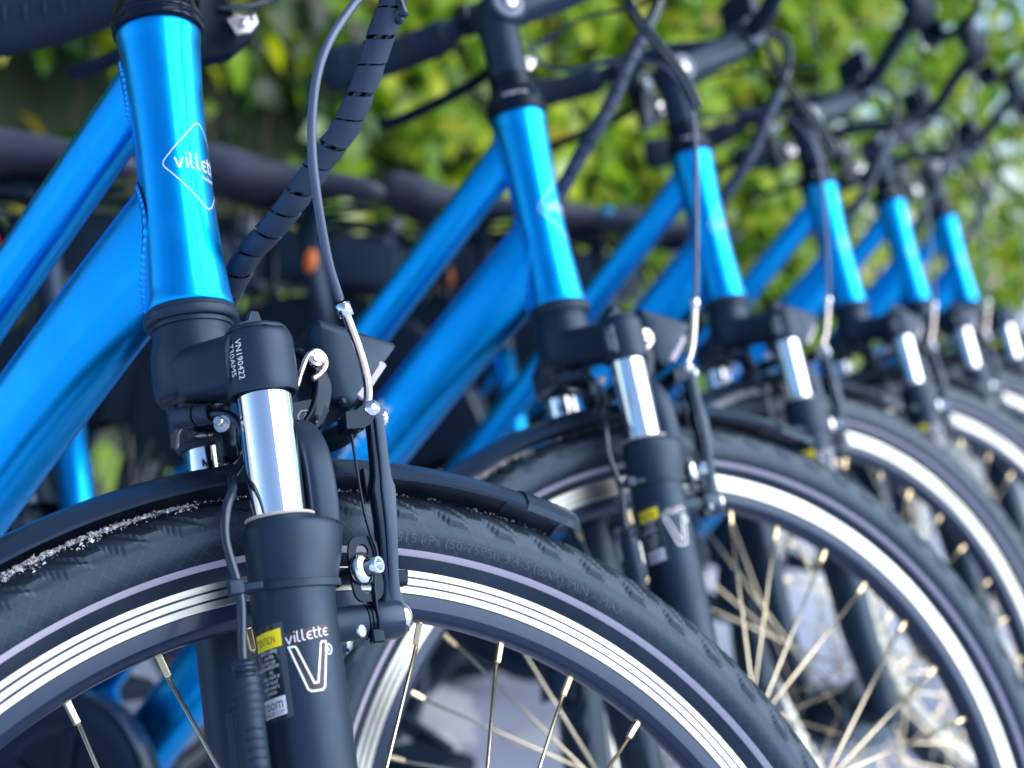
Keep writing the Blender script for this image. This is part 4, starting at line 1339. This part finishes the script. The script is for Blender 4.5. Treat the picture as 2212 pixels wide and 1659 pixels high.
# cables looping from the levers across the stem
for sg, pts in ((1, [(.118, .135, .800), (.150, .08, .80), (.160, .02, .775), (.140, -.05, .745), (.135, -.10, .72)]),
                (-1, [(.118, -.135, .80), (.15, -.10, .79), (.15, -.085, .76), (.138, -.105, .73)])):
    mb = MB(); tube(mb, smooth_path(pts, 8), .0020, 10)
    S(mb, 'control_cable', CABLEB)
mb = MB(); sweep(mb, [(.132, -.028, .846), (.132, .028, .846)], rrect(.042, .012, .004), hint=(1, 0, 0))
S(mb, 'bar_display', PLAST, auto=40)

# ------------------------------------------------------------------ the row of bicycles
ROW = np.array([0.0214, 0.4424])
P_BIKE = [  # ox, oy, lean, yaw, steer
    (-.0042, -.0225, .0159, -.0433, 53.61), (.0077, .0147, .0089, .0362, 48.17), (-.0127, .0269, -.0263, -.0115, 56.67),
    (.0127, -.0128, .0089, .0099, 53.97), (.0023, -.0015, -.0119, .0044, 54.15), (-.0058, -.0049, .0099, .0044, 52.46)]
LEAN = radians(10.33)
LAB = ['nearest blue bicycle, in sharp focus, its fork and front tyre filling the left half',
       'second blue bicycle, directly behind the foreground one, its head tube near the middle',
       'third blue bicycle, a thin brake cable hanging in front of its head tube',
       'fourth blue bicycle, between the third one and the two farthest ones',
       'fifth blue bicycle, blurred, second from the far end of the row',
       'farthest blue bicycle, last in the row before the open hedge at the right']
RFX, RFZ = -1.06, .752
GROUP = 'blue bicycles parked in a row'
def kids(o): return list(o.children)
def place(root, i):
    ox, oy, ln, yw, st = P_BIKE[i]
    root.matrix_world = Matrix.Translation((ROW[0]*i+ox, ROW[1]*i+oy, 0)) @ Matrix.Rotation(yw, 4, 'Z') @ Matrix.Rotation(-LEAN-ln, 4, 'X')
    tagthing(root, LAB[i], 'bicycle', GROUP)
roots = [bike]
ROTS = [0, -.13, .05, -.21, .09, -.28]     # how far each front wheel has turned
SNOW_A0, SNOW_A1 = -22, -5
proto = kids(bike)
proto_kids = {o.name: kids(o) for o in proto}
BACK = Matrix.Translation((-.008, .004, 0))
BACK2 = Matrix.Translation((-.016, .012, 0))
NOOD = Matrix.Translation((.0785, -.05, .395)) @ Matrix.Rotation(radians(28), 4, 'Y') @ Matrix.Translation((-.0785, .05, -.395))
for i in range(1, 6):
    r = bike.copy(); COL.objects.link(r); roots.append(r)
    ml = {}
    for ch in proto:
        c = ch.copy(); COL.objects.link(c); c.parent = r
        for g in proto_kids[ch.name]:
            d = g.copy(); COL.objects.link(d); d.parent = c
        if ch.name in STEERED: ml[c.name] = ch.name
        if ch.name == 'brake_cable': c.data = ALT_CABLE_MESH
        if ch.name == 'spiral_cable_wrap':
            c.data = ALT_WRAP; c.children[0].data = ALT_CORE
    for cn, pn in ml.items():
        st = radians(P_BIKE[i][4]); M = BASE @ Matrix.Rotation(st, 4, 'Z')
        bpy.data.objects[cn].matrix_local = M @ (WHEEL_L @ Matrix.Rotation(ROTS[i], 4, 'Y') if pn == 'front_wheel' else NOOD if pn == 'brake_noodle' else (BACK if i == 1 else BACK2) if pn in ('dynamo_cable', 'cable_plug') else Matrix.Identity(4))
st = radians(P_BIKE[0][4])
for n_ in STEERED:
    bpy.data.objects[n_].matrix_local = BASE @ Matrix.Rotation(st, 4, 'Z') @ (WHEEL_L if n_ == 'front_wheel' else Matrix.Identity(4))
hb.matrix_local = BASE @ Matrix.Rotation(st, 4, 'Z') @ Matrix.Translation((0, 0, -.034))
for i, r in enumerate(roots[1:], 1):
    for c in r.children:
        if c.name.startswith('handlebar'):
            c.matrix_local = BASE @ Matrix.Rotation(radians(P_BIKE[i][4]), 4, 'Z') @ Matrix.Translation((.127, 0, .808)) @ Matrix.Rotation(radians((0, 0, 4, -5, 3, -3)[i]), 4, 'Y') @ Matrix.Translation((-.127, 0, -.808))
for i, r in enumerate(roots): place(r, i)
for c in roots[1].children:                      # no badge visible on the second saddle
    if c.name.startswith('saddle') and not c.name.startswith('saddle_'):
        for g_ in list(c.children): bpy.data.objects.remove(g_)

# old snow packed under the third bicycle's mudguard
w3 = [o for o in roots[2].children if o.name.startswith('front_wheel')][0]
mb = MB(); r6 = np.random.default_rng(8)
for i in range(900):
    a = radians(r6.uniform(SNOW_A0, SNOW_A1)); ps = r6.uniform(-.2, .55); e = r6.uniform(.001, .010)
    c_ = np.array([(.3385+(.0212+e)*cos(ps))*sin(a), -(.0232+e)*sin(ps), (.3385+(.0212+e)*cos(ps))*cos(a)])
    q = r6.normal(size=(4, 3)); q /= np.linalg.norm(q, axis=1)[:, None]
    mb.add(c_+q*r6.uniform(.002, .0045), [(0, 1, 2), (0, 2, 3), (0, 3, 1), (1, 3, 2)], 0, False)
o_ = mb.build('snow_crust', FROST, w3, kind='stuff')
# side reflector on the fifth bicycle's battery
bt = [o for o in roots[4].children if o.name.startswith('battery')][0]
mb = MB(); lathe(mb, [(.012, 0), (.012, .002), (.009, .003), (0, .003)], (RFX, -.0625, RFZ), (0, -1, 0), 20)
q_ = mb.build('reflector', ORANGE, bt)
for v in q_.data.vertices: v.co.z = RFZ+(v.co.z-RFZ)*2.0
# ------------------------------------------------------------------ ground
def ground_mat():
    mt = mat('cold_paving', (0.40, 0.45, 0.60), 0.7, bump=(14, .4, 8), tint=(2.2, (0.48, 0.53, 0.68), .6))
    return mt
mb = MB()
mb.add([(-150, -150, 0), (150, -150, 0), (150, 150, 0), (-150, 150, 0)], [(0, 1, 2, 3)], 0, False)
g = mb.build('ground', ground_mat(), None, 'structure')
# thin wind-blown snow lying on the paving
mb = MB(); r4 = np.random.default_rng(21)
for q in range(26):
    cx_, cy_ = r4.uniform(-2.1, .5), r4.uniform(.2, 4.2); R0_ = r4.uniform(.05, .22); k = 22
    ph = r4.uniform(0, 6, 4)
    V = []; 
    for ring_, hh_ in ((1.0, .0015), (.82, .006), (.45, .010)):
        for j in range(k):
            a = 2*pi*j/k; rr = R0_*ring_*(1+.25*sin(2*a+ph[0])+.18*sin(3*a+ph[1])+.12*sin(5*a+ph[2])+.06*sin(9*a+ph[3]))
            V.append((cx_+rr*cos(a)*1.3, cy_+rr*sin(a), hh_*(.8+.4*r4.random()) if ring_ < 1 else .0015))
    V.append((cx_, cy_, .011))
    F = [(r_*k+j, r_*k+(j+1) % k, (r_+1)*k+(j+1) % k, (r_+1)*k+j) for r_ in (0, 1) for j in range(k)]+[(2*k+j, 2*k+(j+1) % k, 3*k) for j in range(k)]
    mb.add(V, F)
mb.build('snow', mat('thin_snow', (0.70, 0.74, 0.80), .8, bump=(60, .5, 6)), None, 'stuff')
tagthing(bpy.data.objects['snow'], 'thin patches of old snow scattered on the paving under the bicycles', 'snow')

# ------------------------------------------------------------------ hedge and shrubs behind
def leaf_mat(name, cols, gloss=.35, trans=.45):
    mt = bpy.data.materials.new(name); mt.use_nodes = True; nt = mt.node_tree; nt.nodes.clear(); L = nt.links.new
    o = nt.nodes.new('ShaderNodeOutputMaterial'); geo = nt.nodes.new('ShaderNodeNewGeometry')
    rp = nt.nodes.new('ShaderNodeValToRGB'); L(geo.outputs['Random Per Island'], rp.inputs[0])
    cr = rp.color_ramp; n = len(cols)
    while len(cr.elements) < n: cr.elements.new(.5)
    for i, (p, c) in enumerate(cols): cr.elements[i].position = p; cr.elements[i].color = (*c, 1)
    d = nt.nodes.new('ShaderNodeBsdfPrincipled'); d.inputs['Roughness'].default_value = gloss; L(rp.outputs[0], d.inputs['Base Color'])
    t = nt.nodes.new('ShaderNodeBsdfTranslucent'); hs_ = nt.nodes.new('ShaderNodeHueSaturation'); hs_.inputs['Value'].default_value = 1.6; hs_.inputs['Hue'].default_value = .485
    L(rp.outputs[0], hs_.inputs['Color']); L(hs_.outputs[0], t.inputs[0])
    mx = nt.nodes.new('ShaderNodeMixShader'); mx.inputs[0].default_value = trans
    L(d.outputs[0], mx.inputs[1]); L(t.outputs[0], mx.inputs[2]); L(mx.outputs[0], o.inputs[0])
    return mt
LEAFA = leaf_mat('hedge_leaf', [(0, (.004, .020, .008)), (.55, (.010, .045, .010)), (.68, (.07, .22, .010)), (.8, (.22, .38, .008)), (.93, (.38, .44, .01)), (1, (.18, .09, .01))])
LEAFB = leaf_mat('bright_leaf', [(0, (.03, .13, .01)), (.3, (.16, .34, .015)), (.6, (.34, .50, .02)), (.82, (.54, .60, .04)), (.88, (.38, .30, .02)), (.95, (.40, .52, .06)), (1, (.66, .76, .48))], .35, .55)
def leaves(pts, nrm, size, r, mb):
    """each leaf: 6-point blade folded along its midrib"""
    for p, n in zip(pts, nrm):
        n = n/np.linalg.norm(n); a = r.normal(size=3); a -= (a @ n)*n; a /= np.linalg.norm(a)
        if a[2] > 0: a = -a
        b = np.cross(n, a); L = size*r.uniform(.65, 1.3); W = L*r.uniform(.22, .30)
        dr = n*L*.12
        V = [p, p+a*L*.35+b*W+dr*.6, p+a*L*.72+b*W*.75+dr*.2, p+a*L-dr, p+a*L*.72-b*W*.75+dr*.2, p+a*L*.35-b*W+dr*.6, p+a*L*.35, p+a*L*.72]
        mb.add(V, [(0, 6, 1), (1, 6, 7, 2), (2, 7, 3), (0, 5, 6), (5, 4, 7, 6), (4, 3, 7)])
def shrub(name, path, h, depth, count, size, mt, label, cat, seed, low=.05, bulge=.35, core=True, gaps=0.0, thin=0.0):
    """a hedge running along path (list of x,y), facing left of its direction"""
    r = np.random.default_rng(seed); P = np.array(path, float)
    seg = np.linalg.norm(np.diff(P, axis=0), axis=1); cum = np.concatenate([[0], np.cumsum(seg)])
    root = bpy.data.objects.new(name, None); COL.objects.link(root); root.location = (P[0][0], P[0][1], 0)
    tagthing(root, label, cat)
    off = -np.array([P[0][0], P[0][1], 0])
    def pos(s):
        i = min(max(np.searchsorted(cum, s)-1, 0), len(seg)-1); q = (s-cum[i])/seg[i]
        p = P[i]+(P[i+1]-P[i])*q; t = (P[i+1]-P[i])/seg[i]; return p, np.array([t[1], -t[0]])
    pts, nr = [], []
    ph = r.uniform(0, 6, 6)
    while len(pts) < count:
        s = r.uniform(0, cum[-1]); z = low+(h-low)*r.random()
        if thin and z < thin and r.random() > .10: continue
        if gaps and (sin(s*5+ph[0])*sin(z*6+ph[1])+sin(s*11+ph[2]+z*7)*.6+r.normal()*.25) > 1.2-gaps: continue
        p, nn_2 = pos(s)
        bl = bulge*(.5*sin(s*2.3+ph[2])*sin(z*2.7+ph[3])+.35*sin(s*6.1+ph[4])*sin(z*5.3+ph[5])+.2*sin(s*13+ph[1])*sin(z*12+ph[0]))
        dd_ = -abs(r.normal())*depth*.35+bl*.4
        q = np.array([p[0]+nn_2[0]*dd_, p[1]+nn_2[1]*dd_, z])
        pts.append(q+off); nr.append(np.array([nn_2[0], nn_2[1], .5])+r.normal(size=3)*.55)
    mb = MB(); leaves(pts, nr, size, r, mb)
    mb.build('foliage', mt, root, 'stuff')
    # stems and twigs
    mb = MB()
    for k in range(int(cum[-1]*5)):
        s = r.uniform(0, cum[-1]); p, nn_2 = pos(s); b0 = np.array([p[0], p[1], 0])-np.array([nn_2[0], nn_2[1], 0])*depth*.5+off
        Q = [b0]
        for z in np.linspace(.3, h*.95, 6): Q.append(b0+np.array([r.normal()*.09, r.normal()*.09, z]))
        tube(mb, smooth_path(Q, 3), list(np.linspace(.014, .003, len(smooth_path(Q, 3)))), 6)
    mb.build('stem', mat(name+'_bark', (.05, .038, .03), .8), root)
    if core:  # bumpy slab behind the leaves, near-black colour standing in for the hedge's inner shade
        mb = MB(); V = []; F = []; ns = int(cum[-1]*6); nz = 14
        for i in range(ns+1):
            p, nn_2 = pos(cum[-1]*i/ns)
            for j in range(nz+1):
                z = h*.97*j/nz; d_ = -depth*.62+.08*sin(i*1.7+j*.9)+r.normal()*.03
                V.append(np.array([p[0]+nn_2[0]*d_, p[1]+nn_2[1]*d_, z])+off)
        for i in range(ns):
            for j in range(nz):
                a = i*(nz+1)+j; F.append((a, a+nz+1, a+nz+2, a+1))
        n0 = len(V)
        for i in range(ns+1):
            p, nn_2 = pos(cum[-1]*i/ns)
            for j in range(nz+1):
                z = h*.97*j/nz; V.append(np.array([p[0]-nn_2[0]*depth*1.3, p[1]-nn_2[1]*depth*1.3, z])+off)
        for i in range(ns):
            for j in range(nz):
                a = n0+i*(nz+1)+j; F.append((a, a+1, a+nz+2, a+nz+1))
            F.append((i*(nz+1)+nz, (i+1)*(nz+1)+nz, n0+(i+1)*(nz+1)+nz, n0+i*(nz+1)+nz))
        mb.add(V, F); mb.build('inner_shade_backing', mat(name+'_core', (.010, .022, .012), .9, bump=(8, 1, 6), tint=(9, (.02, .05, .015), .5)), root, 'stuff')
    return root
# facing +x (towards the bicycles): path runs in -y ... the side normal is (ty,-tx)
shrub('laurel_hedge', [(-2.35, -.6), (-2.30, 1.2), (-2.15, 3.4)], 2.6, .60, 3300, .14, LEAFA,
      'dense dark green laurel hedge behind the saddles at the left', 'hedge', 2, thin=1.28)
shrub('laurel_hedge', [(-2.15, 3.3), (-1.7, 4.6), (-.95, 5.9)], 2.9, .6, 4300, .13, LEAFB,
      'lighter yellow-green loose hedge behind the middle of the row', 'hedge', 3, gaps=.35)
shrub('flowering_shrub', [(-1.1, 6.2), (.2, 7.4), (1.8, 8.4)], 3.6, .8, 6500, .13, LEAFB,
      'pale sunlit shrub closing the far end beyond the last bicycle', 'shrub', 4, gaps=.30, core=False)
# tree trunk and dark post at the right edge
mb = MB(); P = smooth_path([(1.02, 7.0, 0), (1.0, 7.0, 1.2), (.97, 7.02, 2.4), (1.0, 7.0, 4.2)], 6); tube(mb, P-np.array([1.02, 7.0, 0]), list(np.linspace(.13, .08, len(P))), 16)
t_ = bpy.data.objects.new('tree', None); COL.objects.link(t_); t_.location = (1.02, 7.0, 0); tagthing(t_, 'slim brown tree trunk standing past the end of the bicycle row', 'tree')
mb.build('trunk', mat('bark', (.16, .09, .05), .85, bump=(30, 1, 6), tint=(20, (.08, .05, .03), .5)), t_)
r5 = np.random.default_rng(9); pts = r5.normal(size=(2600, 3))*np.array([.9, .9, .6])+np.array([0, 0, 4.3]); mb = MB(); leaves(pts, r5.normal(size=(2600, 3))+np.array([0, 0, .6]), .1, r5, mb)
mb.build('crown', LEAFB, t_, 'stuff')
